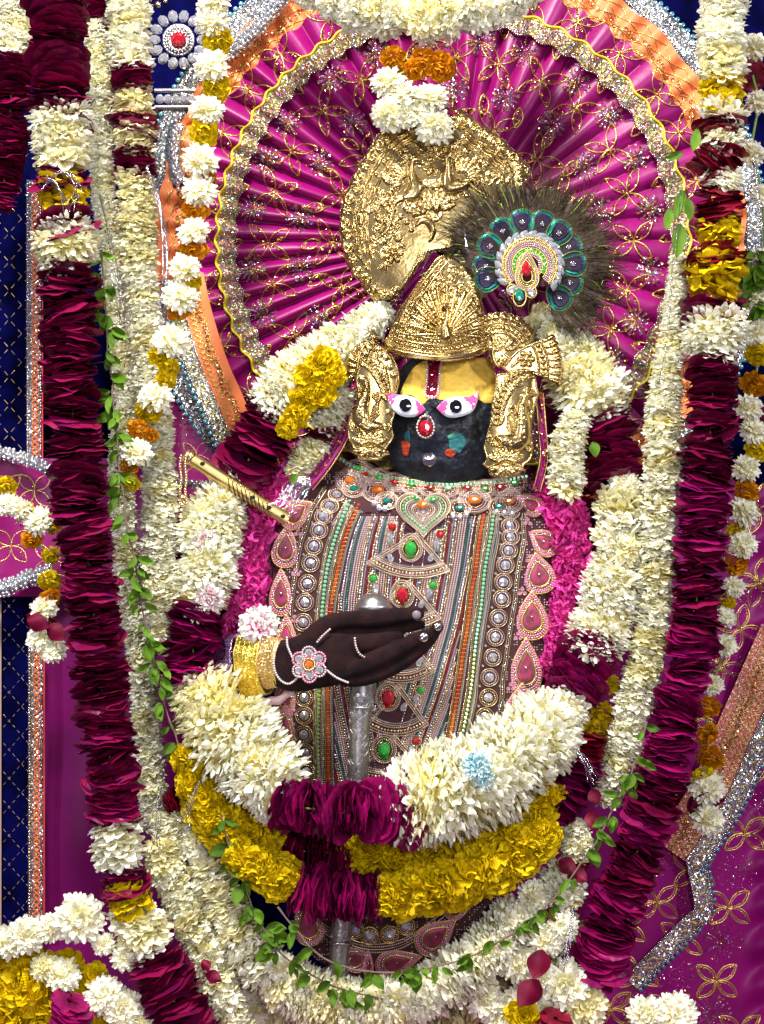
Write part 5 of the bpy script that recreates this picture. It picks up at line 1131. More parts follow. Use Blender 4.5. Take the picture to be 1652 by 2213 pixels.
for s in (1, .74, .45): q = resample(dropc(s), 3, True); q[:, 1] = q[:, 1]; jt.append(tube(PN(q[:, 0], q[:, 1], jd-.008), 1.4*K, 5, True))
for s, L in ((.87, jp), (.6, jbd)): q = resample(dropc(s), 4.2, True); L.append(stamps(ICO1, PN(q[:, 0], q[:, 1], jd-.008), 1.9*K))
gem(jb, 'red_stone', 'ruby', *T('D', 790, 830), jd-.009, 11, 1.5, 0, .3, 8)
gem(jb, 'teal_drop', 'teal', *T('D', 738, 1035), jd-.008, 10, 1.3, 0, .4, 8)
q = circ(*T('D', 738, 1045), 14, 20); jt.append(tube(PN(q[:, 0], q[:, 1], jd-.006), 1.4*K, 5, True))
for p, an in (((678, 990), .8), ((830, 1010), -.6)): gem(jb, 'clear_drop', 'crystal', *T('D', *p), jd-.006, 9, 1.3, an, .3, 8); q = circ(*T('D', *p), 11, 12); jt.append(tube(PN(q[:, 0], q[:, 1], jd-.005), 1.2*K, 5, True))
build('gold_wire', jt, M['goldthread'], jb, kind='stuff'); build('gold_beads', jbd, M['goldbead'], jb, kind='stuff'); build('pink_beads', jp, M['pearl'], jb, kind='stuff')

# ================================================================== HAND, CUFF, STAFF, FLUTE
def etube(pts, flat=1.0, n=16):
    """pts (x, y, r, depth mm) in v units; elliptic section"""
    A = cr(pts, 6); p = np.stack([A[:, 0], A[:, 3], -A[:, 1]], 1); v, f = tube(p, np.maximum(A[:, 2], .5), n)
    c = np.repeat(p[:, 1], n); v[:, 1] = c+(v[:, 1]-c)*flat
    caps = []
    for e in (0, len(A)-1):
        q, g = ICO2; r = A[e, 2]; caps.append((q*np.array([r, r*flat, r])+p[e], g))
    return [(v, f)]+caps
HD = -92
def EP(x, y, r, d): X, Y = T('E', x, y); return (X, Y, r*.2976, HD+d)
ch = []
ch += etube([EP(215, 560, 130, 34), EP(300, 555, 165, 14), EP(430, 560, 200, 0), (*T('E', 580, 535), 60, HD-2), EP(720, 520, 192, -2), EP(830, 500, 165, 0), EP(900, 490, 110, 4)], .42)
ch += etube([EP(520, 420, 90, 2), EP(660, 275, 66, 0), EP(820, 232, 60, -4), EP(1000, 228, 60, -6), EP(1180, 205, 60, -6), EP(1330, 190, 48, -5)], .85)
ch += etube([EP(760, 330, 52, 8), EP(950, 325, 50, 10), EP(1150, 305, 46, 10), EP(1350, 270, 34, 8)], .8)
ch += etube([EP(780, 440, 75, 0), EP(900, 415, 72, -3), EP(1030, 395, 66, -3), EP(1140, 365, 56, 2), EP(1190, 350, 42, 5)], .85)
ch += etube([EP(800, 600, 80, 0), EP(920, 565, 74, -8), EP(1060, 510, 66, -12), EP(1200, 440, 60, -13), EP(1330, 375, 56, -12), EP(1400, 345, 44, -10)], .85)
ch += etube([EP(820, 660, 65, 5), EP(960, 650, 62, 2), EP(1120, 590, 62, 2), EP(1270, 500, 60, 0), EP(1400, 385, 54, 0), EP(1475, 285, 42, 0)], .85)
ch += [(stamps(ICO2, np.array([[T('E', 470, 640)[0], HD+2, -T('E', 470, 640)[1]]]), 34, (1.3, .6, 1)))]
V = []; 
ch2 = []
for v_, f_ in ch:
    v_ = np.asarray(v_); ch2.append((PN(v_[:, 0], -v_[:, 2], v_[:, 1]*K), f_))
hand = build('hand', ch2, M['glove'], statue)
md = hand.modifiers.new('merge', 'REMESH'); md.mode = 'VOXEL'; md.voxel_size = .0017; md.use_smooth_shade = True
md = hand.modifiers.new('soften', 'SMOOTH'); md.factor = .6; md.iterations = 5
# knit ribs run along the fingers
m = M['glove']; tc = N(m, 'ShaderNodeTexCoord'); mp = N(m, 'ShaderNodeMapping'); mp.inputs['Rotation'].default_value = (0, math.radians(12), 0); wv = N(m, 'ShaderNodeTexWave'); wv.bands_direction = 'Z'; wv.inputs['Scale'].default_value = 130; wv.inputs['Distortion'].default_value = 1.2
nz = N(m, 'ShaderNodeTexNoise'); nz.inputs['Scale'].default_value = 400; ad = N(m, 'ShaderNodeMath'); ad.operation = 'ADD'; bp = N(m, 'ShaderNodeBump'); bp.inputs['Distance'].default_value = .0015; bp.inputs['Strength'].default_value = .7
LK(m, tc.outputs['Object'], mp.inputs[0]); LK(m, mp.outputs[0], wv.inputs['Vector']); LK(m, tc.outputs['Object'], nz.inputs['Vector']); LK(m, wv.outputs[0], ad.inputs[0]); LK(m, nz.outputs[0], ad.inputs[1]); LK(m, ad.outputs[0], bp.inputs['Height']); LK(m, bp.outputs[0], bsdf(m).inputs['Normal'])
for x, y, r, dd, mt in ((1320, 200, 9.5, -.112, 'nailg'), (1372, 362, 9.5, -.125, 'silverbead'), (1473, 285, 8.5, -.110, 'silverbead')):
    if mt == 'nailg': M['nailg'] = mat('grey_nail', (.16, .13, .15), .35)
    build('nail', [stamps(ICO2, PN(*T('E', x, y), dd)[None], r*K, (1, .45, 1))], M[mt], statue)
po = thing('pearl_hand_jewel', 'pink pearl flower with pearl strings on the back of the brown hand', 'hand jewel', P(669, 1470, -.12))
def pstr(pts, d, r=2.7, m='pearlw', gap=5.2):
    q = resample(cr([(*T('E', a, b), z) for a, b, z in pts], 8), gap); build('pearl_string', [stamps(ICO2, PN(q[:, 0], q[:, 1], q[:, 2]), r*K)], M[m], po, kind='stuff')
z0 = -.121
pstr([(378, 365, -.110), (385, 430, -.116), (415, 500, z0)], 0); pstr([(310, 400, -.100), (285, 500, -.108), (290, 600, -.108), (330, 670, -.106), (385, 700, -.108), (430, 680, -.115), (465, 640, z0)], 0)
pstr([(600, 395, -.122), (640, 350, -.119), (690, 305, -.112)], 0, m='pearl'); pstr([(672, 605, z0), (740, 655, -.120), (820, 690, -.114)], 0)
pstr([(872, 370, -.117), (880, 430, -.120), (905, 480, -.118), (940, 505, -.113)], 0, 2.6, 'pearl')
fc = T('E', 540, 560)
for k in range(6):
    a = k*math.pi/3+.5; x, y = fc[0]+24*math.cos(a), fc[1]+24*math.sin(a)
    g_ = gem(po, 'petal_stone', 'crystal', x, y, z0-.003, 11, .9, a, 0, 9, h=.4); b = resample(circ(x, y, 14.5), 5.4, True); build('pearl_ring', [stamps(ICO1, PN(b[:, 0], b[:, 1], z0-.003), 2.8*K)], M['pinkpearl'] if k % 2 else M['pearl'], g_, kind='stuff')
gem(po, 'centre_stone', 'amber', fc[0], fc[1], z0-.008, 9, facets=10); b = resample(circ(fc[0], fc[1], 12.5), 5, True); build('gold_beads', [stamps(ICO1, PN(b[:, 0], b[:, 1], z0-.008), 2.6*K)], M['goldbead'], po, kind='stuff')
# cuff and sleeve
cuff = thing('gold_cuff', 'gold brocade cuff with yellow edge around the wrist of the hand', 'cuff', P(560, 1500, -.05))
def ringtube(pts, flat, n=60, wob=0, freq=9, thick=2.2):
    """pts: (x, y, r, depth mm) along the axis -> open sleeve"""
    A = cr(pts, 8); p = np.stack([A[:, 0], A[:, 3], -A[:, 1]], 1); t = np.gradient(p, axis=0); t /= np.linalg.norm(t, axis=1)[:, None]
    b = np.array([0, 0, 1.]); a_ = np.cross(t, b); a_ /= np.linalg.norm(a_, axis=1)[:, None]; b = np.cross(a_, t); an = np.arange(n)*2*math.pi/n
    R5 = A[:, 2][:, None]*(1+wob*np.sin(an*freq+np.arange(len(A))[:, None]*.15)[...]*np.linspace(.3, 1, len(A))[:, None])
    V = p[:, None]+R5[..., None]*(np.cos(an)[None, :, None]*a_[:, None]*flat+np.sin(an)[None, :, None]*b[:, None]); V = V.reshape(-1, 3)
    return PN(V[:, 0], -V[:, 2], V[:, 1]*K), grid_faces(len(A), n)[:, :], len(A), n
def sleeve(name, pts, flat, m, par, **kw):
    v_, _, na, n = ringtube(pts, flat, **kw); i, j = np.meshgrid(np.arange(na-1), np.arange(n), indexing='ij'); i = i.ravel(); j = j.ravel(); j2 = (j+1) % n
    f = np.stack([i*n+j, i*n+j2, (i+1)*n+j2, (i+1)*n+j], 1); o = build(name, [(v_, f)], m, par); md = o.modifiers.new('thick', 'SOLIDIFY'); md.thickness = .0025; md.offset = 0; return o, v_.reshape(na, n, 3)
M['brocade'] = glitter('tan_brocade', [(.55, .33, .12), (.62, .42, .12), (.5, .26, .12), (.7, .5, .2)], 500, .35, .7)
M['yellowgold'] = glitter('yellow_gold_lace', [(.8, .6, .03), (.75, .5, .02), (.85, .7, .15), (.7, .45, .05)], 420, .3, .8)
o, vv = sleeve('brocade_band', [EP(345, 550, 172, 6), EP(270, 545, 185, 22), EP(190, 550, 196, 40), EP(120, 560, 205, 56)], .55, M['brocade'], cuff, wob=.01)
ch = []
for k in range(0, 60, 3):
    q = np.array([vv[i, (k+i//2) % 60] for i in range(len(vv))]); ch.append(tube(q, 1.2*K, 4)); q = np.array([vv[i, (k-i//2) % 60] for i in range(len(vv))]); ch.append(tube(q, 1.2*K, 4))
for i in (1, 3): ch.append(tube(vv[i], 2*K, 5, True))
build('gold_net', ch, M['goldthread'], cuff, kind='stuff')
o, vv = sleeve('yellow_edge', [EP(230, 560, 214, 36), EP(150, 565, 232, 52), EP(75, 575, 238, 68)], .6, M['yellowgold'], cuff, wob=.04)
build('ribs', [tube(vv[i], 1.8*K, 5, True) for i in range(0, len(vv), 3)], M['goldthread'], cuff, kind='stuff')
lr = resample(cr(TT('E', [(110, 700), (160, 790), (230, 828), (320, 815), (430, 742)]), 8), 4); ls_ = np.linspace(-1, 1, 7)[None, :]
X = lr[:, :1]+2*ls_; Y = lr[:, 1:]+9*ls_+2*np.sin(lr[:, :1]/5); build('lining', [(PN(X, Y, -.05-.006*(1-ls_**2)+0*X).reshape(-1, 3), grid_faces(len(lr), 7))], M['lining'], cuff)
sl_ = thing('tinsel_sleeve', 'silver and purple tinsel sleeve left of the gold cuff', 'sleeve', P(490, 1500, .0))
sleeve('sleeve_cloth', [EP(60, 560, 225, 75), EP(-40, 580, 215, 100), EP(-160, 620, 190, 120)], .6, M['purpletinsel'], sl_, wob=.05)
# silver staff
staff = thing('silver_staff', 'engraved silver staff with round knob standing behind the brown hand', 'staff', P(732, 2135, -.04))
kx, ky = T('E', 1008, 140)
R6 = []; t = np.linspace(-1, 1, 20); 
def lathe(axis_pts, n=28):
    A = np.array(axis_pts); v_, f = tube(np.stack([A[:, 0], A[:, 3], -A[:, 1]], 1), A[:, 2], n); return PN(v_[:, 0], -v_[:, 2], v_[:, 1]*K), f
build('knob', [lathe([(kx, ky-30+.01, .5, -50), (kx, ky-28, 14, -50), (kx, ky-22, 26, -50), (kx, ky-12, 35, -50), (kx, ky-3, 38.5, -50), (kx, ky-1, 40.5, -50), (kx, ky+4, 40.5, -50), (kx, ky+14, 38, -50), (kx, ky+28, 30, -50), (kx, ky+45, 24, -50)])], M['silver'], staff)
SH = [(kx, ky+40, 24, -50), (787, 1480, 23, -50), (783, 1510, 25.5, -50), (781, 1530, 23, -50), (778, 1560, 22.5, -50), (772, 1700, 22.5, -50), (752, 1880, 22, -50), (737, 2020, 22, -50), (730, 2140, 22, -50)]
s0 = cr(SH, 8); v_, f_ = lathe(s0); build('shaft', [(v_, f_)], M['silver'], staff)
eng = []
for i in range(150):     # raised leaf scrolls
    q = random.uniform(0.05, .97); j = int(q*(len(s0)-1)); x, y, r, d = s0[j]; a0 = random.uniform(-1.3, 1.3); sg = random.choice([-1, 1]); tt3 = np.linspace(0, 1, 9)
    an = a0+sg*.55*np.sin(tt3*3.0); yy = y+tt3*26-13; xx = np.interp(yy, s0[:, 1], s0[:, 0]); eng.append(tube(PN(xx+r*1.01*np.sin(an), yy, (d-r*1.01*np.cos(an))*K), np.sin(tt3*3.1)*1.1*K+.0003, 4))
build('leaf_engraving', eng, M['silver'], staff, kind='stuff')
build('collar_rings', [lathe([(x, y-3, 24, -50), (x, y-2, 26, -50), (x, y+2, 26, -50), (x, y+3, 24, -50)]) for x, y in ((783, 1506), (781, 1530), (738, 2040))], M['silver'], staff)
# flute
flute = thing('gold_flute', 'gold flute with finger holes lying slanted at the left shoulder', 'flute', P(600, 1120, -.02))
f0 = np.array([400, 983, 14.5, -10]); f1 = np.array([622, 1124, 14.5, 0]); A = [tuple(f0+(f1-f0)*t) for t in np.linspace(0, 1, 40)]
build('tube', [lathe(A, 20)], M['flutegold'], flute)
dirv = (f1-f0)[:2]; dirv = dirv/np.linalg.norm(dirv); nv = np.array([-dirv[1], dirv[0]]); ch = []
for k in range(10):
    s_ = np.linspace(0, 1, 24); 
    for o in (0, .35): 
        an = s_*6+k*.628*1+o*0; L0 = 95+k*11; pos = f0[:2]+dirv*(L0+s_*34)[:, None] if False else f0[:2][None]+dirv[None]*(L0+s_*34)[:, None]
        aa_ = (s_*2-1)*1.5; X = pos[:, 0]+nv[0]*14.8*np.sin(aa_); Y = pos[:, 1]+nv[1]*14.8*np.sin(aa_); ch.append(tube(PN(X, Y, (-7-14.8*np.cos(aa_))*K), 1.3*K, 5))
build('spiral_ridges', ch, M['gold'], flute, kind='stuff')
M['hole'] = mat('hole_black', (.004, .003, .002), .9)
for x, y in ((438, 1003), (547, 1076), (582, 1098), (612, 1117)):
    build('finger_hole', [stamps(ICO2, PN(x, y-1, -.024)[None], 5*K, (1.1, .3, .9))], M['hole'], flute)
build('end_ring', [lathe([(405, 986, 16.1, -10), (407, 987.3, 18, -10), (413, 991, 18, -10), (415, 992.3, 16.1, -10)], 20)], M['gold'], flute)
gc = thing('gold_chain', 'short gold bead chain hanging from the flute end', 'chain', P(396, 1085, -.03))
for dx in (0, 11):
    y = np.arange(985, 1082, 6.); build('bead_strand', [stamps(ICO1, PN(391+dx+1.5*np.sin(y/9), y, -.03), 3.4*K)], M['goldbead'], gc, kind='stuff')
build('bead_cluster', [stamps(ICO1, PN(396+rng.normal(0, 7, 16), 1082+rng.normal(0, 6, 16), -.03+rng.normal(0, .004, 16)), 4*K)], M['goldbead'], gc)
# cloth folds at both sides of the neck
def fold(label, pts, d, wd, name='dupatta_fold'):
    A = resample(cr(pts, 8), 5); n = len(A); s = np.linspace(-1, 1, 9)[None, :]; tn = np.gradient(A, axis=0); tn /= np.linalg.norm(tn, axis=1)[:, None]; nn = np.stack([-tn[:, 1], tn[:, 0]], 1)
    X = A[:, :1]+nn[:, :1]*wd*s; Y = A[:, 1:]+nn[:, 1:]*wd*s; Z = d-.005*(1-s*s)+.004*np.sin(s*4+A[:, :1]/13+A[:, 1:]/21)+0*X; th_ = thing(name, label, 'cloth', P(*A[-1], d))
    build('cloth', [(PN(X, Y, Z).reshape(-1, 3), grid_faces(n, 9))], M['magenta'], th_); th2 = [tube(PN(X[:, k], Y[:, k], Z[:, k]-.002), 1.5*K, 4) for k in (0, 8)]; build('gold_edge', th2, M['goldthread'], th_)
    q = rng.integers(0, n, 26); build('sequins', [tilted_rings(PN(X[q, 4]+rng.uniform(-.5, .5, 26)*wd, Y[q, 4]+rng.uniform(-4, 4, 26), Z[q, 4]-.003), np.full(26, 3.6*K))], M['seq'], th_, False, kind='stuff')
fold('magenta sequined cloth fold slanting under the left ear ornament', [(755, 900), (735, 950), (705, 1000), (665, 1050)], .03, 14)
fold('magenta sequined cloth fold hanging right of the right ear ornament', [(1166, 850), (1172, 920), (1176, 990), (1160, 1060)], .035, 8)
fold('magenta sequined cloth showing left of the cape under the pink flowers', [(610, 1130), (585, 1190), (575, 1280), (570, 1370)], .10, 20)
# ================================================================== GARLANDS
garland('long maroon rose garland with white and yellow bands hanging down the left side',
  [(120, -60, 'm', 66), (128, 120, 'm', 66), (132, 262, 'w', 72), (135, 372, 'm', 62), (136, 405, 'y', 74), (138, 468, 'm', 62), (142, 500, 'w', 74), (146, 588, 'm', 66), (150, 700, 'm', 66), (158, 900, 'm'), (170, 1080, 'm'), (195, 1250, 'm', 64), (212, 1420, 'm', 64), (234, 1600, 'm', 62), (252, 1800, 'w', 62), (268, 1885, 'm', 56), (278, 1925, 'y', 62), (298, 1985, 'w', 62), (322, 2055, 'm', 66), (365, 2140, 'm', 70), (420, 2260, 'm', 70)], -.13, 65)
garland('maroon rose garland with white top cut off by the left photo edge', [(25, -30, 'w', 34), (34, 60, 'w', 40), (28, 118, 'm', 44), (22, 250, 'm', 46), (14, 360, 'm', 40), (0, 450, 'm', 30)], .05, 42)
garland('slim white flower string behind the top of the long maroon garland', [(208, 60, 'w'), (215, 200, 'w'), (222, 400, 'w'), (250, 620, 'w'), (272, 850, 'w'), (262, 1000, 'w'), (270, 1150, 'w'), (285, 1300, 'w', 34), (312, 1450, 'w', 38), (318, 1600, 'w', 36), (332, 1740, 'w', 34), (335, 1790, 'w', 34)], .12, 30)
garland('maroon rose string end at the top left between two white strings', [(205, -40, 'm'), (215, 40, 'm'), (222, 85, 'm')], .14, 36)
garland('white flower garland with three maroon bands near its top at left',
  [(275, -60, 'w', 50), (278, 60, 'w', 52), (284, 145, 'm', 52), (286, 202, 'c', 48), (288, 252, 'm', 52), (288, 286, 'c', 54), (290, 335, 'm', 48), (292, 385, 'c', 46), (300, 540, 'w', 44), (308, 660, 'w', 42), (325, 800, 'w', 42), (338, 930, 'w', 42), (345, 1050, 'w', 44), (345, 1160, 'w', 44), (345, 1250, 'w', 42), (352, 1400, 'w', 40)], .02, 46)
blooms('string of white blooms each above a yellow or orange marigold at upper left', [('w', 462, 5, 42), ('w', 459, 46, 44), ('y', 471, 88, 38), ('w', 457, 142, 46), ('y', 467, 188, 36), ('w', 447, 236, 42), ('y', 441, 285, 38), ('w', 434, 345, 46), ('o', 448, 386, 26), ('w', 432, 412, 44), ('o', 424, 452, 36), ('w', 418, 500, 40), ('o', 420, 535, 38), ('w', 400, 578, 40), ('y', 410, 608, 32), ('w', 392, 640, 46), ('o', 386, 668, 32), ('w', 372, 735, 46), ('y', 345, 770, 28), ('y', 366, 792, 28), ('y', 356, 824, 30), ('w', 336, 856, 44), ('y', 322, 886, 36), ('o', 300, 928, 28), ('o', 326, 940, 22), ('w', 296, 975, 38), ('o', 281, 1004, 24), ('y', 284, 1044, 24)], -.07)
vine('long leafy green vine hanging between the maroon and white garlands at left', [(222, 540), (225, 640), (235, 760), (248, 880), (258, 1000), (272, 1110), (292, 1230), (312, 1340), (330, 1420), (350, 1490), (372, 1570), (395, 1640)], -.08, 42, (28, 52))
# main shoulder garland
garland('thick white and maroon garland over the left shoulder of the statue', [(835, 672, 'w', 34, .12), (790, 705, 'w', 46, .09), (740, 745, 'w', 60, .07), (690, 790, 'w', 76, .05), (640, 830, 'w', 80, .04), (590, 888, 'm', 70, .04), (560, 950, 'm', 72, .04), (530, 1010, 'm', 66, .05)], .05, 70, 'mixed')
blooms('cluster of yellow marigolds on the left shoulder garland beside the ear ornament', [('y', 700, 785, 46, (-.2, -.8, .3)), ('y', 668, 815, 42, (-.4, -.8, .1)), ('y', 718, 808, 40, (.4, -.9, .1)), ('y', 690, 845, 46, (0, -.9, -.2)), ('y', 655, 865, 40, (-.3, -.8, -.3)), ('y', 640, 900, 36, (-.3, -.8, -.5)), ('y', 622, 925, 30, (-.3, -.8, -.5))], -.035, stem=False, name='marigold_cluster', cat='flowers')
garland('short string of white flowers and maroon petals under the yellow marigold cluster', [(742, 850, 'w', 34), (715, 900, 'w', 36), (700, 925, 'm', 36), (690, 958, 'w', 34), (660, 985, 'w', 36), (648, 1010, 'c', 30), (640, 1030, 'w', 26)], .03, 34)
garland('thick white garland with maroon sections looping round the whole cape', [(510, 1040, 'w', 58, .05), (470, 1100, 'w', 70, .03), (450, 1180, 'w', 78, .02), (440, 1260, 'w', 74, .0), (428, 1318, 'g', 64, -.01), (418, 1400, 'g', 66, -.02), (424, 1478, 'w', 74, -.04), (468, 1540, 'w', 104, -.07), (530, 1620, 'w', 110, -.10), (575, 1672, 'w', 104, -.12), (612, 1735, 'g', 62, -.17), (700, 1750, 'g', 64, -.19), (780, 1752, 'g', 62, -.19), (868, 1742, 'w', 98, -.15), (900, 1726, 'w', 106, -.15), (1000, 1700, 'w', 112, -.14), (1090, 1650, 'w', 110, -.11), (1160, 1590, 'w', 104, -.08), (1212, 1545, 'w', 70, -.05), (1225, 1510, 'g', 62, -.03), (1262, 1440, 'g', 66, .0), (1290, 1385, 'w', 72, .01), (1318, 1300, 'w', 70, .02), (1338, 1180, 'w', 66, .03), (1345, 1060, 'w', 60, .04), (1330, 1040, 'm', 62, .05), (1318, 960, 'm', 62, .06), (1300, 885, 'w', 68, .06), (1270, 830, 'w', 90, .06), (1235, 775, 'w', 76, .07), (1190, 720, 'w', 54, .09), (1150, 690, 'w', 44, .11)], 0, 70, 'mixed', tilt=.28)
garland('short white flower string hanging right of the right ear ornament', [(1245, 905, 'w', 38), (1232, 945, 'w', 44), (1226, 1000, 'w', 42), (1222, 1045, 'w', 46), (1212, 1070, 'w', 30)], .02, 42)
# hot pink oleander strings
garland('hot pink oleander string down the left side of the cape', [(650, 1010, 'p', 40), (610, 1060, 'p', 44), (560, 1120, 'p', 46), (535, 1190, 'p', 48), (538, 1260, 'p', 48), (530, 1330, 'p', 44), (515, 1380, 'p', 42), (540, 1420, 'p', 30)], .08, 46, 'cluster', name='oleander_string')
garland('hot pink oleander string down the right side of the cape', [(1185, 1060, 'p', 42), (1215, 1110, 'p', 56), (1232, 1180, 'p', 52), (1235, 1250, 'p', 48), (1222, 1330, 'p', 50), (1205, 1400, 'p', 50), (1180, 1460, 'p', 46)], .08, 50, 'cluster', name='oleander_string')
garland('dark red rose string half hidden behind the right pink oleanders', [(1250, 1060, 'r'), (1268, 1150, 'r'), (1272, 1230, 'r'), (1255, 1300, 'r')], .12, 34)
blooms('single white bloom with pink stains above the gold cuff', [('q', 560, 1352, 50, (.1, -.9, .2))], -.06, stem=False, name='white_flower', cat='flower')
# yellow garlands and maroon centres in front, below
garland('upper yellow marigold garland with dark maroon middle under the white one', [(405, 1630, 'y', 44), (432, 1712, 'y', 54), (480, 1780, 'y', 58), (540, 1820, 'y', 58), (608, 1832, 'm', 46), (680, 1842, 'm', 46), (765, 1842, 'y', 50), (860, 1838, 'y', 60), (960, 1812, 'y', 64), (1060, 1776, 'y', 66), (1150, 1740, 'y', 62), (1185, 1700, 'y', 44)], -.075, 58, 'cluster')
garland('lower yellow marigold garland with maroon rose middle', [(520, 1850, 'y', 46), (580, 1880, 'y', 54), (632, 1918, 'g', 56), (690, 1930, 'g', 58), (760, 1938, 'g', 56), (842, 1938, 'y', 58), (900, 1925, 'y', 64), (1000, 1900, 'y', 64), (1090, 1862, 'y', 62), (1160, 1812, 'y', 56), (1185, 1790, 'y', 46)], -.13, 58, 'cluster')
garland('maroon rose string with white clumps down the right below the shoulder garland', [(1275, 1590, 'r', 42), (1262, 1650, 'g', 48), (1232, 1710, 'g', 50), (1198, 1760, 'g', 46), (1190, 1800, 'g', 30)], -.04, 46)
blooms('yellow marigolds peeping out beside the right maroon band', [('y', 1322, 1480, 26), ('y', 1300, 1540, 34), ('y', 1288, 1580, 36), ('y', 1290, 1615, 34)], .03, stem=False, name='marigold_cluster', cat='flowers')
# slender outer white U
garland('slender white garland looping round everything in a long U', [(400, 1750, 'w', 42, -.02), (424, 1834, 'w', 50, -.03), (463, 1915, 'w', 54, -.04), (502, 1995, 'w', 56, -.05), (549, 2062, 'w', 60, -.06), (600, 2112, 'w', 64, -.07), (670, 2155, 'w', 68, -.08), (760, 2180, 'w', 68, -.09), (850, 2176, 'w', 66, -.09), (940, 2138, 'w', 66, -.09), (1030, 2076, 'w', 66, -.09), (1110, 1992, 'w', 66, -.08), (1180, 1935, 'w', 58, -.07), (1212, 1890, 'w', 46, -.06)], -.05, 56, 'mixed', .9)
garland('white garland partly hidden along the bottom edge behind the long U', [(600, 2230, 'c'), (760, 2262, 'w'), (900, 2250, 'c'), (1010, 2200, 'w'), (1100, 2150, 'w'), (1190, 2090, 'w'), (1240, 2010, 'w')], .02, 66)
garland('slender white garland hanging from top to bottom on the right', [(1466, 560, 'w', 22), (1462, 640, 'w', 26), (1452, 730, 'w', 30), (1440, 820, 'w', 38), (1435, 900, 'w', 42), (1432, 1000, 'w', 46), (1425, 1110, 'w', 48), (1420, 1230, 'w', 46), (1412, 1345, 'w', 44), (1395, 1430, 'w', 48), (1375, 1500, 'w', 48), (1355, 1580, 'w', 44), (1340, 1640, 'w', 44), (1318, 1700, 'w', 40), (1312, 1735, 'w', 34)], .0, 44)
garland('white bloom clump with maroon petals under the right maroon string', [(1240, 1785, 'w', 34), (1246, 1830, 'w', 42), (1250, 1860, 'r', 30), (1235, 1905, 'w', 36), (1225, 1950, 'w', 40)], -.05, 38)
garland('white garland of separate tufts left of the long U at the bottom', [(352, 1830, 'c', 42), (356, 1875, 'w', 44), (385, 1930, 'w', 44), (410, 1990, 'w', 46), (440, 2050, 'w', 48), (470, 2120, 'w', 48), (500, 2200, 'w', 46), (515, 2240, 'w', 46)], -.07, 45)
garland('white and pink stained flower tuft above the two lower left garlands', [(345, 1770, 'w', 30), (362, 1820, 'w', 34)], -.04, 34)
garland('maroon petals half hidden between the two lower left white garlands', [(360, 1740, 'r', 26), (390, 1725, 'r', 32), (410, 1700, 'r', 26)], -.03, 30)
garland('dark maroon string behind the lower left white garlands', [(430, 1900, 'm'), (460, 1990, 'm'), (490, 2060, 'm'), (530, 2150, 'm')], .05, 32)
# right side
garland('long maroon rose garland with white and yellow bands near its top on the right',
  [(1565, -60, 'w', 56), (1560, 60, 'w', 56), (1562, 200, 'y', 56), (1558, 232, 'w', 52), (1556, 256, 'r', 66), (1558, 300, 'w', 52), (1570, 322, 'r', 56), (1530, 370, 'r', 44), (1566, 385, 'w', 44), (1556, 418, 'r', 60), (1555, 490, 'y', 58), (1553, 530, 'r', 58), (1545, 590, 'y', 76), (1545, 645, 'm', 68), (1545, 705, 'w', 74), (1542, 792, 'm', 58), (1538, 900, 'm', 58), (1524, 1050, 'g', 60), (1512, 1200, 'm', 60), (1500, 1380, 'g', 60), (1482, 1485, 'g', 50), (1462, 1530, 'g', 52), (1448, 1610, 'g', 56), (1430, 1690, 'm', 58), (1405, 1760, 'g', 58), (1378, 1840, 'm', 58), (1352, 1920, 'g', 62), (1322, 1990, 'g', 64), (1298, 2060, 'g', 66), (1276, 2125, 'm', 60)], -.06, 58)
blooms('thin string of white, yellow and orange blooms along the right photo edge', [('w', 1630, 100, 40), ('r', 1628, 165, 34), ('w', 1640, 220, 34), ('w', 1625, 330, 36), ('w', 1648, 420, 30), ('w', 1650, 560, 30), ('w', 1630, 640, 40), ('w', 1632, 715, 38), ('y', 1640, 765, 34), ('o', 1630, 830, 36), ('w', 1617, 880, 36), ('m', 1632, 905, 34), ('w', 1630, 932, 36), ('y', 1638, 968, 34), ('w', 1612, 1012, 36), ('o', 1613, 1063, 34), ('w', 1608, 1105, 40), ('y', 1590, 1145, 26), ('w', 1606, 1175, 38), ('o', 1591, 1220, 32), ('w', 1587, 1268, 28), ('y', 1570, 1300, 24), ('w', 1568, 1334, 28), ('w', 1568, 1394, 30), ('w', 1540, 1480, 28), ('o', 1530, 1527, 32), ('o', 1528, 1586, 32), ('o', 1535, 1636, 36), ('y', 1519, 1678, 32), ('w', 1528, 1702, 44), ('m', 1526, 1735, 46), ('w', 1530, 1770, 42)], .08)
vine('green leaves behind the right photo edge beside the long right garland', [(1640, 540), (1628, 600), (1640, 680)], .06, 14, (30, 50))
vine('thin leafy twig slanting over the lower right garlands', [(1400, 1560), (1385, 1620), (1350, 1700), (1310, 1780), (1262, 1860), (1200, 1940), (1120, 2010), (1020, 2065), (900, 2098), (800, 2100), (720, 2080), (660, 2035), (600, 1960)], -.17, 62, (26, 50))
vine('leafy green strand across the inner edge of the lower left white garland', [(480, 1760), (495, 1830), (525, 1900), (560, 1990), (620, 2070), (720, 2130), (830, 2160)], -.14, 46, (28, 52))
g = thing('leaf_cluster', 'large green leaves at the left edge of the upper right garland', 'leaves', P(1470, 540, -.05))
for x, y, L, a in ((1508, 270, 60, 1.7), (1484, 330, 50, 2.9), (1478, 400, 76, 1.75), (1470, 470, 90, 1.6), (1485, 420, 60, 1.4), (1450, 440, 60, 1.7)): leaf(g, x, y, -.09, L, a, W=.36, fold=.3, bend=.2)
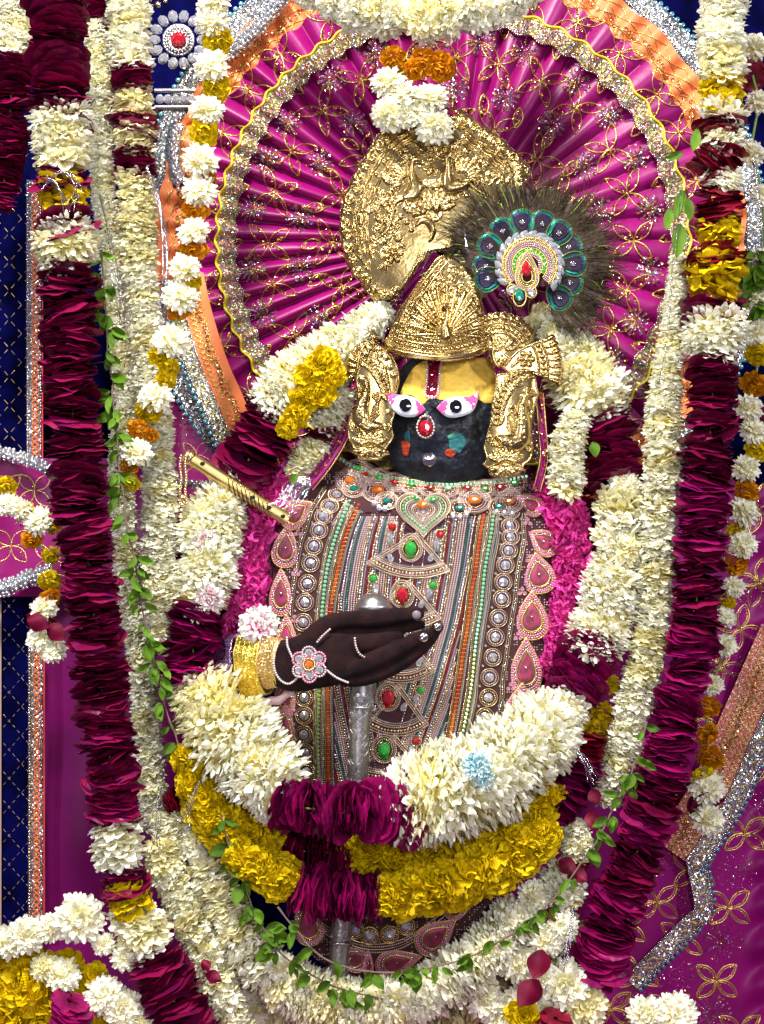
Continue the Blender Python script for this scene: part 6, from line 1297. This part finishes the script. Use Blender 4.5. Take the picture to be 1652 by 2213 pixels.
for x, y, L, a, lab in ((1278, 950, 40, 1.2, 'green leaf tucked between white and maroon flowers right of the face'), (1150, 1625, 0, 0, None), (1212, 1640, 30, .3, 'small green leaf on the lower right of the thick white garland'), (640, 1020, 28, 1.9, 'small dark leaf beside the white flowers above the flute')):
    if lab: tag(leaf(None, x, y, -.06 if x < 1250 else -.02, L, a, W=.6), lab, 'leaf')
# top centre garland
garland('wide white garland dipping into the top of the picture', [(610, -60, 'w', 50, .06), (700, -28, 'w', 68, .04), (780, 0, 'w', 86, .02), (870, 12, 'w', 90, .01), (960, 10, 'w', 90, .01), (1060, -6, 'w', 84, .02), (1140, -45, 'w', 70, .04)], .02, 90, 'cluster')
g, b = blooms('orange marigolds and white blooms hanging over the gold crest from the top garland', [('o', 850, 128, 34), ('o', 915, 132, 34), ('o', 950, 145, 40), ('o', 895, 150, 30), ('w', 838, 175, 44, (-.3, -.6, .7)), ('w', 865, 205, 44, (-.1, -.7, .6)), ('w', 842, 248, 46, (-.2, -.6, -.6)), ('w', 875, 250, 34, (0, -.8, -.3)), ('w', 930, 212, 46, (.1, -.6, .7)), ('m', 955, 232, 34, (.4, -.5, .8)), ('w', 915, 245, 40, (0, -.7, .4)), ('w', 940, 275, 46, (.2, -.7, -.5))], .015)
# bottom heaps
blooms('heap of big yellow marigolds in the lower left corner', [('y', 60, 2120, 88, (0, -1, .4)), ('y', 130, 2150, 80, (.2, -1, .3)), ('y', 20, 2190, 90, (-.2, -1, .3)), ('y', 95, 2210, 84, (0, -1, .2)), ('y', 140, 2100, 56, (.2, -.8, .5)), ('y', 215, 2205, 66, (.1, -1, .2)), ('y', 5, 2070, 50, (-.2, -.8, .5)), ('y', 205, 2110, 36, (.2, -.7, .7))], -.12, stem=False, name='marigold_heap', cat='flowers')
blooms('white blooms with pink stains scattered round the lower left yellow heap', [('w', 172, 1985, 62, (.1, -.9, .4)), ('w', 60, 2020, 48, (0, -.8, .5)), ('w', 20, 2035, 44, (0, -.8, .5)), ('w', 110, 2005, 36, (0, -.8, .5)), ('c', 95, 2090, 34, (0, -.8, .5)), ('w', 135, 2108, 44, (0, -.8, .5)), ('w', 225, 2150, 48, (0, -.8, .5)), ('w', 265, 2180, 48, (.2, -.8, .4)), ('w', 300, 2215, 40, (0, -.8, .5)), ('w', 225, 2040, 28, (0, -.8, .5)), ('w', 270, 2070, 34, (.2, -.8, .3))], -.14, stem=False, name='white_blooms', cat='flowers')
blooms('maroon rose between yellow marigolds in the lower left corner', [('g', 150, 2165, 46, (.5, -.25, 1)), ('g', 158, 2183, 48, (.4, -.3, 1)), ('g', 150, 2202, 44, (.2, -.3, 1)), ('g', 140, 2220, 40, (0, -.3, 1))], -.19, stem=False, name='maroon_roses', cat='flowers')
blooms('white blooms lying along the bottom edge at lower right', [('w', 1222, 2130, 62, (-.1, -.9, .3)), ('c', 1260, 2165, 60, (.2, -.9, .2)), ('w', 1185, 2190, 50, (-.2, -.9, .1)), ('w', 1395, 2192, 44, (0, -.8, .4)), ('w', 1462, 2190, 52, (0, -.9, .3)), ('w', 1130, 2160, 44, (0, -.9, .3)), ('w', 1050, 2160, 50, (0, -.9, .3)), ('w', 1080, 2200, 44, (0, -.9, .3)), ('w', 1120, 2080, 48, (0, -.9, .3)), ('w', 1180, 2030, 46, (0, -.9, .3)), ('w', 1170, 2110, 40, (0, -.9, .3)), ('w', 1265, 2205, 44, (0, -.9, .3)), ('w', 1215, 2000, 40, (0, -.9, .3))], -.09, stem=False, name='white_blooms', cat='flowers')
blooms('white blooms piled in the dark gap at the bottom between the left garlands', [('w', 540, 2130, 40, (0, -.8, .4)), ('w', 560, 2180, 44, (0, -.8, .4)), ('w', 430, 2190, 44, (0, -.8, .4)), ('w', 600, 2215, 44, (0, -.8, .4)), ('c', 470, 2215, 40, (0, -.8, .4))], .03, stem=False, name='white_blooms', cat='flowers')
blooms('yellow marigold and red petals on the bottom edge right of centre', [('y', 1130, 2195, 44, (0, -.9, .4)), ('r', 1200, 2205, 40, (.3, -.3, 1)), ('r', 1206, 2222, 42, (.2, -.3, 1))], -.15, stem=False, name='marigold', cat='flower')
# loose rose petals
def loose(label, lst, d):
    g = thing('rose_petals', label, 'petals', P(lst[0][0], lst[0][1], d))
    for x, y, L, a in lst:
        v, f, u = leaf_chunk(x-math.cos(a)*L/2, y-math.sin(a)*L/2, d, L, a, W=.68, fold=-.35, tilt=.4, bend=.3); build('petal', [(v, f)], M['redpetal'], g, True, [u])
loose('two loose dark red rose petals on the white blooms at lower right', [(1165, 2080, 78, 1.7), (1146, 2142, 84, 2.1)], -.17)
loose('red rose petals curled between white clumps right of the yellow garland', [(1225, 1870, 56, .6), (1250, 1890, 50, .5), (1280, 1770, 50, 1.3), (1285, 1720, 44, 1.2), (1150, 1940, 60, .8), (1190, 1970, 50, .9)], -.10)
loose('loose dark red petals beside the maroon end at the bottom left', [(460, 2110, 44, .3), (445, 2085, 34, 1.1)], -.16)
loose('dark red petals on a white flower at the left below the blue velvet', [(80, 1345, 60, .2), (120, 1365, 60, .5)], -.02)
blooms('string of small white and yellow blooms in front of the cloth at the left edge', [('w', 15, 1090, 32), ('y', 15, 1050, 28), ('w', 85, 1125, 38), ('y', 55, 1105, 28), ('y', 112, 1130, 30), ('w', 45, 1100, 28), ('o', 70, 1165, 28), ('y', 110, 1200, 24), ('y', 108, 1255, 30), ('o', 110, 1290, 26), ('w', 95, 1315, 34), ('r', 90, 1350, 38), ('w', 85, 1380, 34), ('w', 115, 1405, 34)], .02)
# tinsel strands
def tinsel(label, strands, d, n=12, spread=14):
    g = thing('silver_tinsel', label, 'tinsel', P(*strands[0][-1], d)); ch = []
    for pts in strands:
        for k in range(n):
            o = rng.normal(0, spread, (len(pts), 2))*np.linspace(.15, 1, len(pts))[:, None]; q = cr(np.array(pts)+o, 8); z = d+np.linspace(0, 1, len(q))*random.uniform(-.02, .01); ch.append(tube(PN(q[:, 0], q[:, 1], z), .55*K, 3))
    build('strands', ch, M['tinsel'], g, kind='stuff')
tinsel('silver tinsel strands beside the white garland near the blue wall', [[(318, 360), (342, 430), (355, 520), (358, 640), (350, 760)], [(215, 420), (235, 500), (255, 620), (275, 700)]], -.05, 11, 9)
tinsel('curled silver tinsel over the yellow band of the long left garland', [[(90, 410), (130, 372), (170, 400), (150, 440)], [(100, 380), (120, 400), (150, 450)]], -.215, 5, 8)
tinsel('silver tinsel tuft on the left shoulder above the cape', [[(660, 1030), (630, 1055), (600, 1085)], [(670, 1035), (650, 1060), (620, 1095)]], .0, 16, 14)
tinsel('single silver thread across the crown and feathers', [[(1010, 440), (950, 520), (915, 570)], [(1003, 490), (1010, 540), (1032, 590)]], -.06, 2, 3)
tinsel('silver tinsel hanging from the upper right garland edge', [[(1475, 400), (1455, 560), (1440, 700), (1430, 830)], [(1630, 340), (1640, 430), (1632, 540)]], -.10, 3, 5)
tinsel('silver tinsel over the crossing of the lower left garlands', [[(350, 1700), (340, 1780), (335, 1850)], [(430, 1690), (410, 1740), (395, 1780)]], -.19, 9, 10)
tinsel('silver tinsel tuft at the right of the thick white garland', [[(1245, 1620), (1265, 1650), (1280, 1680)], [(1240, 1960), (1228, 2040), (1215, 2090)]], -.15, 12, 8)
tinsel('silver tinsel beside the left end of the gold cuff', [[(530, 1400), (510, 1450), (520, 1510)], [(500, 1390), (505, 1440), (530, 1530)]], -.03, 16, 9)

blooms('white bloom stained sky blue at the right foot of the thick white garland', [('b', 1030, 1652, 38, (.3, -.9, .2)), ('b', 1046, 1682, 30, (.2, -.9, -.3))], -.225, stem=False, name='blue_stained_flower', cat='flower')
blooms('white bloom with pink powder stain on the left arm of the thick garland', [('q', 448, 1170, 36, (.3, -.9, -.1))], -.03, stem=False, name='pink_stained_flower', cat='flower')
blooms('white bloom with pink powder stain above the left maroon band', [('q', 452, 1292, 40, (.1, -.9, -.3))], -.055, stem=False, name='pink_stained_flower', cat='flower')
